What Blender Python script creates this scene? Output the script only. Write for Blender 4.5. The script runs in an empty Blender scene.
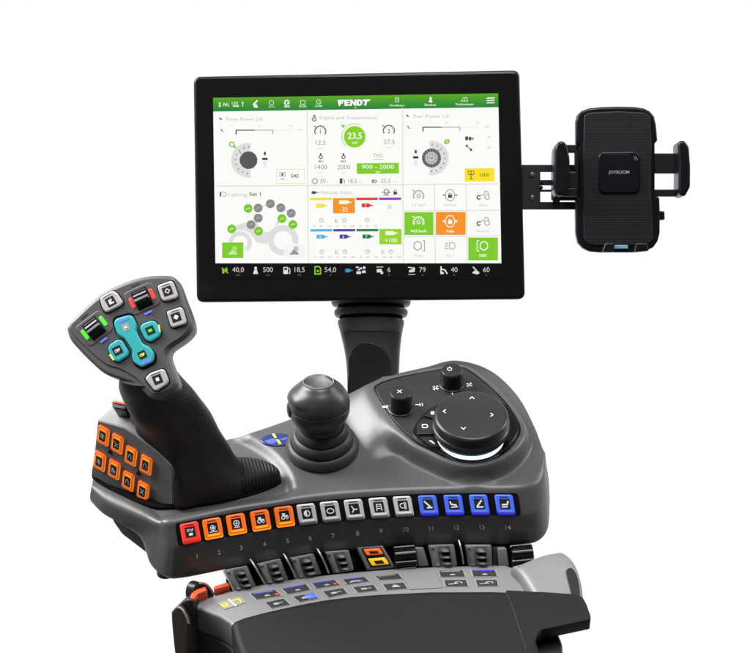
import bpy, bmesh, math, random
from mathutils import Vector, Matrix
from mathutils.geometry import tessellate_polygon

random.seed(7)
V = Vector
MM = 0.001
sc = bpy.context.scene
COL = sc.collection

# ------------------------------------------------------------------ camera frame (1 px of the 750 px wide photo = 1 mm at 2 m)
PITCH = math.radians(35)
DIST = 2.0
F = V((0, math.cos(PITCH), -math.sin(PITCH)))
R = V((1, 0, 0))
U = V((0, math.sin(PITCH), math.cos(PITCH)))
LIFT = V((0, 0, 0.75))
CAM = LIFT - F * DIST

def ray(px, py):
    return F + R * ((px - 375) * MM / DIST) + U * ((326.5 - py) * MM / DIST)

def hit(px, py, P, N):
    d = ray(px, py)
    return CAM + d * ((P - CAM).dot(N) / d.dot(N))

def at(px, py, dep):
    return CAM + ray(px, py) * (DIST + dep)

class Plane:
    """A real plane in the room; (px, py) says where a point of the photo lies on it."""
    def __init__(s, P, N, ex=None):
        s.P, s.N = P.copy(), N.normalized()
        ex = (ex or R)
        s.ex = (ex - s.N * ex.dot(s.N)).normalized()
        s.ey = s.N.cross(s.ex)
    def __call__(s, px, py, off=0.0):
        return hit(px, py, s.P, s.N) + s.N * off
    def uv(s, px, py):
        q = hit(px, py, s.P, s.N) - s.P
        return (q.dot(s.ex), q.dot(s.ey))
    def xyz(s, u, v, w=0.0):
        return s.P + s.ex * u + s.ey * v + s.N * w
    def shifted(s, w):
        return Plane(s.P + s.N * w, s.N, s.ex)

def smooth(t):
    t = max(0.0, min(1.0, t))
    return t * t * (3 - 2 * t)

def lerp(a, b, t):
    return a + (b - a) * t

# ------------------------------------------------------------------ outlines (2-D)
def rpoly(pts, r, seg=5):
    """polygon with rounded corners; r a number or a list"""
    out = []
    n = len(pts)
    for i in range(n):
        a, b, c = V(pts[i - 1]), V(pts[i]), V(pts[(i + 1) % n])
        rr = r[i] if isinstance(r, (list, tuple)) else r
        la, lc = (a - b).length, (c - b).length
        k = min(rr, la * 0.48, lc * 0.48)
        if k < 1e-6:
            out.append(tuple(b)); continue
        p, q = b + (a - b) / la * k, b + (c - b) / lc * k
        for j in range(seg + 1):
            t = j / seg
            w = p * (1 - t) ** 2 + b * 2 * t * (1 - t) + q * t * t
            out.append(tuple(w))
    return out

def cr(p0, p1, p2, p3, t):
    return 0.5 * ((2 * p1) + (p2 - p0) * t + (2 * p0 - 5 * p1 + 4 * p2 - p3) * t * t + (3 * p1 - p0 - 3 * p2 + p3) * t ** 3)

def cspline(pts, n=6, closed=True):
    P = [V(p) for p in pts]
    m = len(P)
    out = []
    for i in range(m if closed else m - 1):
        if closed:
            a, b, c, d = P[i - 1], P[i], P[(i + 1) % m], P[(i + 2) % m]
        else:
            a, b, c, d = P[max(0, i - 1)], P[i], P[i + 1], P[min(m - 1, i + 2)]
        for j in range(n):
            out.append(tuple(cr(a, b, c, d, j / n)))
    if not closed:
        out.append(tuple(P[-1]))
    return out

def ell(cx, cy, rx, ry, n=40, ang=0.0):
    ca, sa = math.cos(ang), math.sin(ang)
    return [(cx + rx * math.cos(t) * ca - ry * math.sin(t) * sa, cy + rx * math.cos(t) * sa + ry * math.sin(t) * ca)
            for t in [2 * math.pi * i / n for i in range(n)]]

def quad(c, w, h):
    """parallelogram about c with half vectors w and h"""
    c, w, h = V(c), V(w), V(h)
    return [tuple(c - w - h), tuple(c + w - h), tuple(c + w + h), tuple(c - w + h)]

def area2(p):
    return sum(p[i - 1][0] * p[i][1] - p[i][0] * p[i - 1][1] for i in range(len(p)))

def inset(p, d):
    n = len(p)
    out = []
    for i in range(n):
        a, b, c = V(p[i - 1]), V(p[i]), V(p[(i + 1) % n])
        e1, e2 = (b - a), (c - b)
        if e1.length < 1e-9: e1 = e2
        if e2.length < 1e-9: e2 = e1
        if e1.length < 1e-9:
            out.append(tuple(b)); continue
        e1, e2 = e1.normalized(), e2.normalized()
        n1, n2 = V((-e1.y, e1.x)), V((-e2.y, e2.x))
        m = n1 + n2
        if m.length < 1e-6:
            m = n1
        m.normalize()
        k = max(0.45, m.dot(n1))
        out.append(tuple(b + m * (d / k)))
    # where the edge would fold over itself, gather the points
    for _ in range(12):
        bad = []
        for i in range(n):
            j = (i + 1) % n
            e, g = V(p[j]) - V(p[i]), V(out[j]) - V(out[i])
            if g.length > 1e-9 and e.dot(g) < 0: bad.append(i)
        if not bad: break
        badset = set(bad); done = set()
        for i in bad:
            if i in done: continue
            run = [i]
            while (run[0] - 1) % n in badset and len(run) < n: run.insert(0, (run[0] - 1) % n)
            while (run[-1] + 1) % n in badset and len(run) < n: run.append((run[-1] + 1) % n)
            done |= set(run)
            ids = run + [(run[-1] + 1) % n]
            # also take in neighbours already lying on one of these points
            q = sum((V(out[t]) for t in ids), V((0, 0))) / len(ids)
            lo = ids[0]; hi = ids[-1]
            ext = list(ids)
            t = (lo - 1) % n
            while len(ext) < n and (V(out[t]) - V(out[lo])).length < 1e-9: ext.append(t); t = (t - 1) % n
            t = (hi + 1) % n
            while len(ext) < n and (V(out[t]) - V(out[hi])).length < 1e-9: ext.append(t); t = (t + 1) % n
            for t in ext: out[t] = tuple(q)
    return out

# ------------------------------------------------------------------ materials
def lin(c):
    c /= 255.0
    return c / 12.92 if c <= 0.04045 else ((c + 0.055) / 1.055) ** 2.4

def rgb(r, g, b):
    return (lin(r), lin(g), lin(b), 1.0)

def grey(v):
    return (v, v, v, 1.0)

MATS = {}
def mat(name, col, rough=0.5, metal=0.0, spec=0.5, emit=None, estr=0.0, bump=None, coat=0.0, bstr=1.0, rvar=0.05):
    m = bpy.data.materials.new(name)
    m.use_nodes = True
    nt = m.node_tree
    b = nt.nodes['Principled BSDF']
    b.inputs['Base Color'].default_value = col
    b.inputs['Metallic'].default_value = metal
    b.inputs['Roughness'].default_value = rough
    b.inputs['Specular IOR Level'].default_value = spec
    b.inputs['Coat Weight'].default_value = coat
    b.inputs['Coat Roughness'].default_value = 0.12
    if emit:
        b.inputs['Emission Color'].default_value = emit
        b.inputs['Emission Strength'].default_value = estr
    if bump:
        tc = nt.nodes.new('ShaderNodeTexCoord')
        bp = nt.nodes.new('ShaderNodeBump')
        def noise(scale, detail=4):
            t = nt.nodes.new('ShaderNodeTexNoise')
            t.inputs['Scale'].default_value = scale
            t.inputs['Detail'].default_value = detail
            nt.links.new(tc.outputs['Object'], t.inputs['Vector'])
            return t
        def mth(op, a, b_=None):
            k = nt.nodes.new('ShaderNodeMath'); k.operation = op
            for i, x in enumerate((a, b_)):
                if x is None: continue
                if isinstance(x, (int, float)): k.inputs[i].default_value = x
                else: nt.links.new(x, k.inputs[i])
            return k.outputs[0]
        if bump == 'fine':
            t = noise(1400, 3)
            nt.links.new(t.outputs['Fac'], bp.inputs['Height'])
            bp.inputs['Strength'].default_value = 0.10 * bstr
            bp.inputs['Distance'].default_value = 0.0004
        elif bump == 'leather':
            v = nt.nodes.new('ShaderNodeTexVoronoi')
            v.inputs['Scale'].default_value = 900
            nt.links.new(tc.outputs['Object'], v.inputs['Vector'])
            nt.links.new(v.outputs['Distance'], bp.inputs['Height'])
            bp.inputs['Strength'].default_value = 0.35 * bstr
            bp.inputs['Distance'].default_value = 0.0006
        elif bump in ('dots', 'weave'):
            sx = nt.nodes.new('ShaderNodeSeparateXYZ')
            nt.links.new(tc.outputs['Object'], sx.inputs[0])
            if bump == 'dots':
                an = nt.nodes.new('ShaderNodeAttribute'); an.attribute_name = 'weave'
                nt.links.new(an.outputs['Vector'], sx.inputs[0])
                a = mth('SINE', sx.outputs[0]); c = mth('SINE', sx.outputs[1])
            else:
                f = 1900.0
                a = mth('SINE', mth('MULTIPLY', mth('ADD', sx.outputs[0], mth('MULTIPLY', sx.outputs[2], 0.8)), f))
                c = mth('SINE', mth('MULTIPLY', mth('SUBTRACT', sx.outputs[0], mth('MULTIPLY', sx.outputs[2], 0.8)), f))
            h = mth('MULTIPLY', a, c)
            if bump == 'weave':      # woven mesh: small paler threads between dark holes
                th = nt.nodes.new('ShaderNodeMapRange'); th.inputs['From Min'].default_value = -0.1; th.inputs['From Max'].default_value = 0.5
                nt.links.new(h, th.inputs['Value'])
                mx = nt.nodes.new('ShaderNodeMix'); mx.data_type = 'RGBA'
                mx.inputs['A'].default_value = (0.004, 0.004, 0.006, 1); mx.inputs['B'].default_value = (0.020, 0.019, 0.021, 1)
                nt.links.new(th.outputs['Result'], mx.inputs['Factor'])
                nt.links.new(mx.outputs['Result'], b.inputs['Base Color'])
            nt.links.new(h, bp.inputs['Height'])
            bp.inputs['Strength'].default_value = 0.42 * bstr
            bp.inputs['Distance'].default_value = 0.0005
        elif bump == 'ribs':
            sx = nt.nodes.new('ShaderNodeSeparateXYZ')
            nt.links.new(tc.outputs['Object'], sx.inputs[0])
            a = mth('SINE', mth('MULTIPLY', mth('ADD', sx.outputs[0], mth('MULTIPLY', sx.outputs[1], 0.25)), 1900.0))
            nt.links.new(a, bp.inputs['Height'])
            bp.inputs['Strength'].default_value = 0.9
            bp.inputs['Distance'].default_value = 0.001
        nt.links.new(bp.outputs['Normal'], b.inputs['Normal'])
        # a little uneven gloss, as handled plastic has
        t2 = noise(35, 5)
        mr = nt.nodes.new('ShaderNodeMapRange')
        mr.inputs['To Min'].default_value = max(0.02, rough - rvar)
        mr.inputs['To Max'].default_value = min(1.0, rough + rvar)
        nt.links.new(t2.outputs['Fac'], mr.inputs['Value'])
        nt.links.new(mr.outputs['Result'], b.inputs['Roughness'])
    return m

M = dict(
    body=mat('graphite_plastic', grey(0.088), 0.38, 0.15, 0.5, bump='fine', rvar=0.02, bstr=0.35),
    shell=mat('shell_plastic', grey(0.34), 0.36, 0.1, 0.5, bump='fine'),
    keyface=mat('keypad_plastic', grey(0.19), 0.42, 0.1, 0.4, bump='fine'),
    head=mat('handle_plastic', rgb(86, 84, 85), 0.38, 0.1, 0.45, bump='fine'),
    panel=mat('panel_plastic', grey(0.019), 0.42, 0, 0.4, bump='fine'),
    gloss=mat('gloss_black', grey(0.006), 0.12, 0, 0.4),
    black=mat('black_plastic', grey(0.010), 0.38, 0, 0.4, bump='fine'),
    bezel=mat('bezel_black', grey(0.009), 0.30, 0, 0.35, bump='fine', bstr=0.3),
    gap=mat('gap_black', grey(0.003), 0.8, 0, 0.1),
    rubber=mat('grip_rubber', grey(0.014), 0.50, 0, 0.4, bump='dots'),
    toe=mat('ribbed_rubber', grey(0.016), 0.50, 0, 0.4, bump='ribs'),
    bellows=mat('bellows_rubber', grey(0.042), 0.45, 0, 0.4, bump='fine'),
    ringrubber=mat('ring_rubber', grey(0.10), 0.40, 0, 0.45, bump='fine'),
    cap=mat('cap_plastic', grey(0.03), 0.6, 0, 0.3),
    bracket=mat('bracket_steel', (0.022, 0.022, 0.020, 1), 0.45, 0, 0.4, bump='fine'),
    ball=mat('knob_plastic', grey(0.040), 0.34, 0.1, 0.45, bump='fine'),
    dial=mat('dial_plastic', grey(0.018), 0.32, 0, 0.4, bump='fine'),
    neck=mat('neck_plastic', (0.046, 0.046, 0.042, 1), 0.40, 0.1, 0.4, bump='fine'),
    pad=mat('armrest_leather', grey(0.009), 0.55, 0, 0.2, bump='leather'),
    deck=mat('grey_plastic', grey(0.235), 0.42, 0.1, 0.45, bump='fine'),
    brown=mat('under_plastic', rgb(58, 52, 48), 0.5, 0, 0.4, bump='fine'),
    rim=mat('bright_rim', grey(0.45), 0.3, 0.6, 0.5),
    tooth=mat('tooth_plastic', grey(0.018), 0.3, 0, 0.4),
    lever=mat('lever_plastic', grey(0.27), 0.28, 0.2, 0.5, bump='fine'),
    steel=mat('steel', grey(0.55), 0.25, 1.0, 0.5),
    silverhead=mat('silver_head_key', rgb(182, 178, 179), 0.38, 0.1, 0.5),
    edge=mat('label_edge', grey(0.32), 0.45),
    symbol=mat('label_symbol', grey(0.40), 0.5),
    labelface=mat('label_face', grey(0.035), 0.3, 0, 0.4),
    dimprint=mat('dim_print', grey(0.30), 0.5),
    silver=mat('silver_key', rgb(224, 220, 220), 0.35, 0.1, 0.5),
    navy=mat('holder_black', (0.005, 0.0055, 0.0075, 1), 0.30, 0, 0.28, bump='fine', bstr=0.4),
    mesh=mat('mesh_black', (0.006, 0.006, 0.009, 1), 0.45, 0, 0.35, bump='weave', bstr=0.12),
    white=mat('white_print', grey(0.75), 0.5, emit=grey(0.8), estr=0.25),
    greyprint=mat('grey_print', grey(0.75), 0.5),
    ink=mat('dark_print', grey(0.02), 0.5),
    chip=mat('blue_chip', rgb(120, 160, 190), 0.3),
    window=mat('icon_window', grey(0.024), 0.25, 0, 0.4),
    orange=mat('orange_lit_key', rgb(235, 100, 30), 0.35, emit=rgb(250, 108, 22), estr=0.5),
    amber=mat('amber_glow', rgb(255, 170, 30), 0.4, emit=rgb(255, 165, 40), estr=0.8),
    red=mat('red_lit_key', rgb(225, 60, 50), 0.35, emit=rgb(235, 50, 40), estr=0.5),
    blue=mat('blue_lit_key', rgb(70, 105, 215), 0.35, emit=rgb(62, 100, 215), estr=0.38),
    violet=mat('blue_glow', rgb(50, 30, 200), 0.4, emit=rgb(60, 40, 225), estr=0.8),
    teal=mat('teal_lit_key', rgb(50, 150, 154), 0.32, emit=rgb(50, 175, 178), estr=0.24),
    tealpale=mat('teal_pale', rgb(110, 195, 195), 0.32, emit=rgb(110, 200, 200), estr=0.5),
    lime=mat('lime_glow', rgb(220, 240, 90), 0.4, emit=rgb(220, 240, 90), estr=0.8),
    greenled=mat('green_led', rgb(70, 215, 40), 0.4, emit=rgb(70, 215, 40), estr=0.9),
    redled=mat('red_led', rgb(235, 55, 45), 0.4, emit=rgb(235, 55, 45), estr=0.9),
    blueled=mat('blue_led', rgb(85, 105, 220), 0.4, emit=rgb(85, 105, 225), estr=0.8),
    ring=mat('ring_light', grey(0.8), 0.4, emit=rgb(200, 226, 246), estr=1.6),
    yellowkey=mat('yellow_key', rgb(240, 190, 30), 0.4, emit=rgb(240, 180, 25), estr=0.6),
    orangeplastic=mat('orange_plastic', rgb(225, 75, 25), 0.35),
    sticker=mat('sticker_grey', rgb(150, 148, 138), 0.5),
    badge=mat('badge_blue', rgb(38, 50, 98), 0.25, coat=0.2, emit=rgb(44, 60, 130), estr=0.12),
    badgelite=mat('badge_light', rgb(84, 96, 180), 0.25, emit=rgb(100, 110, 210), estr=0.15),
    yellow=mat('badge_yellow', rgb(205, 198, 80), 0.4, emit=rgb(220, 215, 90), estr=0.1),
)
EM = {}
def lit(r, g, b):
    """a colour the lit screen shows"""
    k = (r, g, b)
    if k not in EM:
        m = bpy.data.materials.new('screen_colour')
        m.use_nodes = True
        p = m.node_tree.nodes['Principled BSDF']
        p.inputs['Base Color'].default_value = (0.004, 0.004, 0.004, 1)
        p.inputs['Roughness'].default_value = 0.35
        p.inputs['Specular IOR Level'].default_value = 0.15
        p.inputs['Emission Color'].default_value = rgb(r, g, b)
        p.inputs['Emission Strength'].default_value = 1.0
        EM[k] = m
    return EM[k]

# ------------------------------------------------------------------ mesh builder
class MB:
    def __init__(s):
        s.v, s.f, s.m, s.mats = [], [], [], []
    def mi(s, m):
        if isinstance(m, str): m = M[m]
        if m not in s.mats: s.mats.append(m)
        return s.mats.index(m)
    def add(s, vs, fs, m):
        k = len(s.v); i = s.mi(m)
        s.v += [V(p) for p in vs]
        for f in fs:
            s.f.append([k + a for a in f]); s.m.append(i)
    def loft(s, rings, m, cap0=True, cap1=True, closed=True):
        n = len(rings[0])
        vs = [p for r in rings for p in r]
        fs = []
        for i in range(len(rings) - 1):
            for j in range(n if closed else n - 1):
                a, b = i * n + j, i * n + (j + 1) % n
                fs.append([a, b, b + n, a + n])
        if cap0: fs.append(list(range(n))[::-1])
        if cap1: fs.append([(len(rings) - 1) * n + j for j in range(n)])
        s.add(vs, fs, m)
    def slab(s, plane, px, z0, z1, m, bevel=0.0, seg=4, side=None, raw=False, low=0.0):
        """an outline of photo points on a real plane, raised from z0 to z1 along its normal, with a rounded edge"""
        uv = [tuple(p) for p in px] if raw else [plane.uv(*p) for p in px]
        # drop duplicates
        q = []
        for p in uv:
            if not q or (V(p) - V(q[-1])).length > 1e-6: q.append(p)
        if (V(q[0]) - V(q[-1])).length < 1e-6: q.pop()
        if area2(q) < 0: q.reverse()
        rings = []
        if low > 0:
            for j in range(seg + 1):
                t = j / seg * math.pi / 2
                rings.append([plane.xyz(u, v, z0 + low - low * math.cos(t)) for u, v in inset(q, low * (1 - math.sin(t)))])
        else:
            rings.append([plane.xyz(u, v, z0) for u, v in q])
        if bevel > 0:
            for j in range(seg + 1):
                t = j / seg * math.pi / 2
                rings.append([plane.xyz(u, v, z1 - bevel + bevel * math.sin(t)) for u, v in inset(q, bevel * (1 - math.cos(t)))])
            rings.append([plane.xyz(u, v, z1) for u, v in inset(q, bevel + 0.0002)])
            if side:
                s.loft(rings[:-2], side, True, False); s.loft(rings[-3:], m, False, True)
            else:
                s.loft(rings, m)
        else:
            rings.append([plane.xyz(u, v, z1) for u, v in q])
            if side:
                s.loft(rings, side, True, False); s.add(rings[-1], [list(range(len(q)))], m)
            else:
                s.loft(rings, m)
    def lathe(s, O, axis, prof, m, seg=48, mats=None, cap1=True):
        ax = axis.normalized()
        ex = (R - ax * R.dot(ax)).normalized()
        ey = ax.cross(ex)
        rings = []
        for r, h in prof:
            r = max(r, 1e-5)
            rings.append([O + ax * h + ex * (r * math.cos(t)) + ey * (r * math.sin(t)) for t in [2 * math.pi * j / seg for j in range(seg)]])
        if mats:
            for i in range(len(rings) - 1):
                s.loft([rings[i], rings[i + 1]], mats[i], i == 0, i == len(rings) - 2)
        else:
            s.loft(rings, m, True, cap1)
    def box(s, c8, m, bevel=0.0, seg=2):
        """eight corners: front 4 (tl,tr,br,bl) then back 4"""
        bm = bmesh.new()
        vs = [bm.verts.new(p) for p in c8]
        for f in ((0, 3, 2, 1), (4, 5, 6, 7), (0, 1, 5, 4), (1, 2, 6, 5), (2, 3, 7, 6), (3, 0, 4, 7)):
            bm.faces.new([vs[i] for i in f])
        bmesh.ops.recalc_face_normals(bm, faces=bm.faces)
        if bevel > 0:
            bmesh.ops.bevel(bm, geom=list(bm.edges), offset=bevel, segments=seg, profile=0.5, affect='EDGES', clamp_overlap=True)
        bm.verts.index_update()
        s.add([v.co.copy() for v in bm.verts], [[v.index for v in f.verts] for f in bm.faces], m)
        bm.free()
    def tube(s, pts, r, m, seg=10):
        pts = [V(p) for p in pts]
        rings = []
        for i, p in enumerate(pts):
            d = (pts[min(i + 1, len(pts) - 1)] - pts[max(i - 1, 0)]).normalized()
            a = d.cross(V((0.3, 0.2, 0.9))).normalized(); b = d.cross(a)
            rr = r[i] if isinstance(r, (list, tuple)) else r
            rings.append([p + a * rr * math.cos(t) + b * rr * math.sin(t) for t in [2 * math.pi * j / seg for j in range(seg)]])
        s.loft(rings, m)
    def build(s, name, parent=None, angle=38, label=None):
        me = bpy.data.meshes.new(name)
        org = parent_origin(parent)
        me.from_pydata([tuple(p - org) for p in s.v], [], s.f)
        for m in s.mats: me.materials.append(m)
        me.polygons.foreach_set('material_index', s.m)
        bm = bmesh.new(); bm.from_mesh(me)
        bmesh.ops.remove_doubles(bm, verts=bm.verts, dist=1e-6)
        bmesh.ops.recalc_face_normals(bm, faces=bm.faces)
        bm.to_mesh(me); bm.free()
        me.polygons.foreach_set('use_smooth', [True] * len(me.polygons))
        me.set_sharp_from_angle(angle=math.radians(angle))
        o = bpy.data.objects.new(name, me)
        COL.objects.link(o)
        if parent: o.parent = parent
        if label: o['label'] = label
        return o

def parent_origin(p):
    o = V((0, 0, 0))
    while p is not None:
        o = o + V(p.location); p = p.parent
    return o

def thing(name, label, cat, loc):
    o = bpy.data.objects.new(name, None)
    o.empty_display_size = 0.05
    COL.objects.link(o)
    o.location = loc
    o['label'] = label; o['category'] = cat
    return o

# ------------------------------------------------------------------ printing flat marks on a surface
TXT = {}
def text_geo(s, bold=0.0):
    k = (s, bold)
    if k not in TXT:
        cu = bpy.data.curves.new('lettering', 'FONT')
        cu.body = s; cu.size = 1.0; cu.resolution_u = 3; cu.offset = bold
        ob = bpy.data.objects.new('lettering', cu)
        COL.objects.link(ob)
        dg = bpy.context.evaluated_depsgraph_get()
        me = ob.evaluated_get(dg).to_mesh()
        vs = [(v.co.x, v.co.y) for v in me.vertices]
        fs = [list(p.vertices) for p in me.polygons]
        ob.evaluated_get(dg).to_mesh_clear()
        bpy.data.objects.remove(ob); bpy.data.curves.remove(cu)
        TXT[k] = (vs, fs)
    return TXT[k]
CAPH = None

class Draw(MB):
    """flat shapes, in photo points or in a local frame, laid on a surface"""
    def __init__(s, surf, off=0.0004, step=0.00012):
        super().__init__()
        s.surf, s.off, s.step = surf, off, step
        s.frame()
    def frame(s, c=(0, 0), w=(1, 0), h=(0, 1)):
        s.c, s.w, s.h = c, w, h
    def P(s, a, b, lev):
        x = s.c[0] + a * s.w[0] + b * s.h[0]
        y = s.c[1] + a * s.w[1] + b * s.h[1]
        return s.surf(x, y, s.off + lev * s.step)
    def poly(s, pts, m, lev=0):
        s.add([s.P(p[0], p[1], lev) for p in pts], [list(range(len(pts)))], m)
    def rect(s, x0, y0, x1, y1, m, lev=0, r=0):
        p = [(x0, y0), (x1, y0), (x1, y1), (x0, y1)]
        s.poly(rpoly(p, r, 4) if r else p, m, lev)
    def disc(s, x, y, r, m, lev=0, n=24):
        s.poly(ell(x, y, r, r, n), m, lev)
    def arc(s, x, y, r0, r1, a0, a1, m, lev=0, n=28):
        vs, fs = [], []
        for i in range(n + 1):
            t = math.radians(a0 + (a1 - a0) * i / n)
            vs += [s.P(x + r0 * math.cos(t), y + r0 * math.sin(t), lev), s.P(x + r1 * math.cos(t), y + r1 * math.sin(t), lev)]
        for i in range(n): fs.append([2 * i, 2 * i + 1, 2 * i + 3, 2 * i + 2])
        s.add(vs, fs, m)
    def line(s, pts, w, m, lev=0, closed=False):
        n = len(pts)
        for i in range(n if closed else n - 1):
            a, b = V(pts[i]), V(pts[(i + 1) % n])
            d = (b - a)
            if d.length < 1e-6: continue
            d.normalize(); k = V((-d.y, d.x)) * w / 2; e = d * w * 0.3
            s.poly([a - e - k, b + e - k, b + e + k, a - e + k], m, lev + 0.07 * i)
    def text(s, t, x, y, h, m, lev=0, bold=0.0, sx=1.0, align='c', width=None, slope=0.0):
        """cap height h, centred at x, y"""
        vs, fs = text_geo(t, bold)
        if not vs: return
        k = h / 0.72
        x0 = min(v[0] for v in vs); x1 = max(v[0] for v in vs)
        if width: sx = width / ((x1 - x0) * k)
        ox = {'c': (x0 + x1) / 2, 'l': x0, 'r': x1}[align]
        out = []
        for a, b in vs:
            X = (a - ox) * k * sx
            out.append(s.P(x + X, y - (b - 0.36) * k + X * slope, lev))
        s.add(out, fs, m)

# ================================================================== CONTROL CONSOLE
T5 = math.radians(5)
TOPN = V((0, -math.sin(T5), math.cos(T5)))
TOP = Plane(at(375, 450, 0.0), TOPN)
def TH(px, py, h):
    """point of the photo on the console's level, h mm above the top plate"""
    return hit(px, py, TOP.P + TOPN * (h * MM), TOPN)
def plan(p):
    q = p - TOP.P
    return V((q.dot(TOP.ex), q.dot(TOP.ey)))
def lift(q, h):
    return TOP.xyz(q[0], q[1], h * MM)

POD = 16.0
PANEL_PX = cspline([(373.5, 389), (378.5, 383.8), (388, 380), (408, 375.2), (437, 370), (452, 367.2), (466, 368.5), (485, 382), (504, 400), (517, 418), (521, 431),
                    (516, 443), (504, 454), (487, 461.5), (468, 463.4), (451, 460), (432, 451.6), (413, 441.5), (394, 424), (379.5, 402)], 4)
PODP = [plan(TH(x, y, POD)) for x, y in PANEL_PX]
RECP = [plan(TH(x, y, -7)) for x, y in cspline([(40, 470), (100, 430), (200, 418), (230, 436), (252, 447), (270, 459), (283, 474), (289, 488), (284, 497), (230, 505), (160, 518), (100, 505), (50, 500)], 4)]
def sdist(poly, q):
    best = 1e9; ins = False
    n = len(poly)
    for i in range(n):
        a, b = poly[i - 1], poly[i]
        e = b - a; w = q - a
        t = max(0, min(1, w.dot(e) / max(e.length_squared, 1e-12)))
        best = min(best, (w - e * t).length)
        if (a.y > q.y) != (b.y > q.y) and q.x < (b.x - a.x) * (q.y - a.y) / (b.y - a.y) + a.x:
            ins = not ins
    return (best if ins else -best) / MM
ULEFT = plan(TH(402, 420, POD)).x
PODX0 = min(p.x for p in PODP) - 0.045
RECX1 = max(p.x for p in RECP) + 0.010
def hfield(q):
    h = 0.0
    if q.x > PODX0:
        d = sdist(PODP, q)
        w = 13 + 27 * smooth((ULEFT - q.x) / 0.035)
        h = POD * smooth((d + w) / (w - 3.0))
    if q.x < RECX1:
        h -= 7.0 * smooth((sdist(RECP, q) + 7) / 11.0)
    return h
def onto(px, py, off=0.0):
    """the console's upper surface at a photo point"""
    h = 0.0
    for _ in range(14):
        h = 0.5 * h + 0.5 * hfield(plan(TH(px, py, h)))
    return TH(px, py, h) + TOPN * off

# columns from the left tip round the front to the right: T crest, S foot of key strip, L lower edge (px, py, mm), B back edge (px, py)
COLS = [
    ((91.5, 487, -7), (89.8, 496.5, -16), (91, 503, -24), (93, 479)),
    ((106, 499, -7), (102, 509.5, -20), (103, 515, -26), (103, 465)),
    ((128, 509.5, -6.5), (122.5, 520, -21), (120, 525.5, -28), (125, 453)),
    ((146, 517, -5), (143, 530, -23), (140, 540, -38), (150, 448)),
    ((158, 521.5, -4), (156, 535, -20), (150, 567, -56), (172, 446)),
    ((168, 522.5, -2), (170, 546, -21), (166, 580, -59), (190, 444)),
    ((185, 518, -1), (185, 546.5, -21), (184, 580.5, -57), (210, 441)),
    ((235, 508, 0), (235, 537.5, -21), (235, 570.5, -55), (232, 437)),
    ((284, 500, 0), (284, 529, -21), (284, 562, -55), (280, 421.5)),
    ((330, 494, 0), (330, 523.5, -21), (330, 555.5, -55), (333, 400.5)),
    ((380, 490.5, 0), (380, 520, -21), (380, 550.5, -55), (380, 377.5)),
    ((430, 488.5, 0), (430, 518.5, -21), (430, 548, -55), (426, 365.5)),
    ((480, 487.5, 0), (480, 517.5, -21), (480, 547, -55), (456, 359)),
    ((515, 487, 0), (515, 517, -21), (518, 547, -55), (490, 369)),
    ((534, 484, -2), (536, 512, -21), (537, 544.5, -54), (517, 394)),
    ((544, 476, -6), (546, 499, -24), (548, 532, -52), (534, 425)),
    ((546, 462, -10), (549, 481, -26), (550, 506, -48), (542, 448)),
]
NC = 16
def col_attr(k, dim):
    return cspline([c[k] for c in COLS], NC, closed=False)
cT = cspline([c[0] for c in COLS], NC, False); cS = cspline([c[1] for c in COLS], NC, False)
cL = cspline([c[2] for c in COLS], NC, False); cB = cspline([c[3] for c in COLS], NC, False)
FT = [(a, b, c) for a, b, c in zip(cT, cS, cL) if 160 <= a[0] <= 536 and b[0] > 156]
def interp(tab, x):
    if x <= tab[0][0]: return tab[0]
    for a, b in zip(tab, tab[1:]):
        if x <= b[0]:
            t = (x - a[0]) / max(b[0] - a[0], 1e-9)
            return tuple(lerp(p, q, t) for p, q in zip(a, b))
    return tab[-1]
tT = [f[0] for f in FT]; tS = [f[1] for f in FT]; tL = [f[2] for f in FT]
def front(px, py, off=0.0):
    """sloping front of the console: key strip above, printed numbers below"""
    t, s_, l = interp(tT, px), interp(tS, px), interp(tL, px)
    def h_at(x, y):
        if y <= s_[1]:
            return lerp(t[2], s_[2], (y - t[1]) / (s_[1] - t[1]))
        return lerp(s_[2], l[2], (y - s_[1]) / (l[1] - s_[1]))
    p = TH(px, py, h_at(px, py))
    if off:
        dx = TH(px + 2, interp(tT, px + 2)[1] + py - t[1], h_at(px, py)) - p
        dy = TH(px, py + 1, h_at(px, py + 1)) - p
        n = dx.cross(dy).normalized()
        if n.dot(F) > 0: n = -n
        p = p + n * off
    return p
def local_plane(surf, px, py, dpx=None):
    a = surf(px, py)
    e = surf(px + 2, py + (dpx or 0) * 2) - a
    g = surf(px, py + 2) - a
    n = e.cross(g).normalized()
    if n.dot(F) > 0: n = -n
    return Plane(a, n, e.normalized())

def corner(a, b, c, r, k=5, f=0.45):
    la, lc = (a - b).length, (c - b).length
    p = b + (a - b) / la * min(r, la * f); q = b + (c - b) / lc * min(r, lc * 0.45)
    return [p * (1 - t) ** 2 + b * 2 * t * (1 - t) + q * t * t for t in [i / (k - 1) for i in range(k)]]

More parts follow.
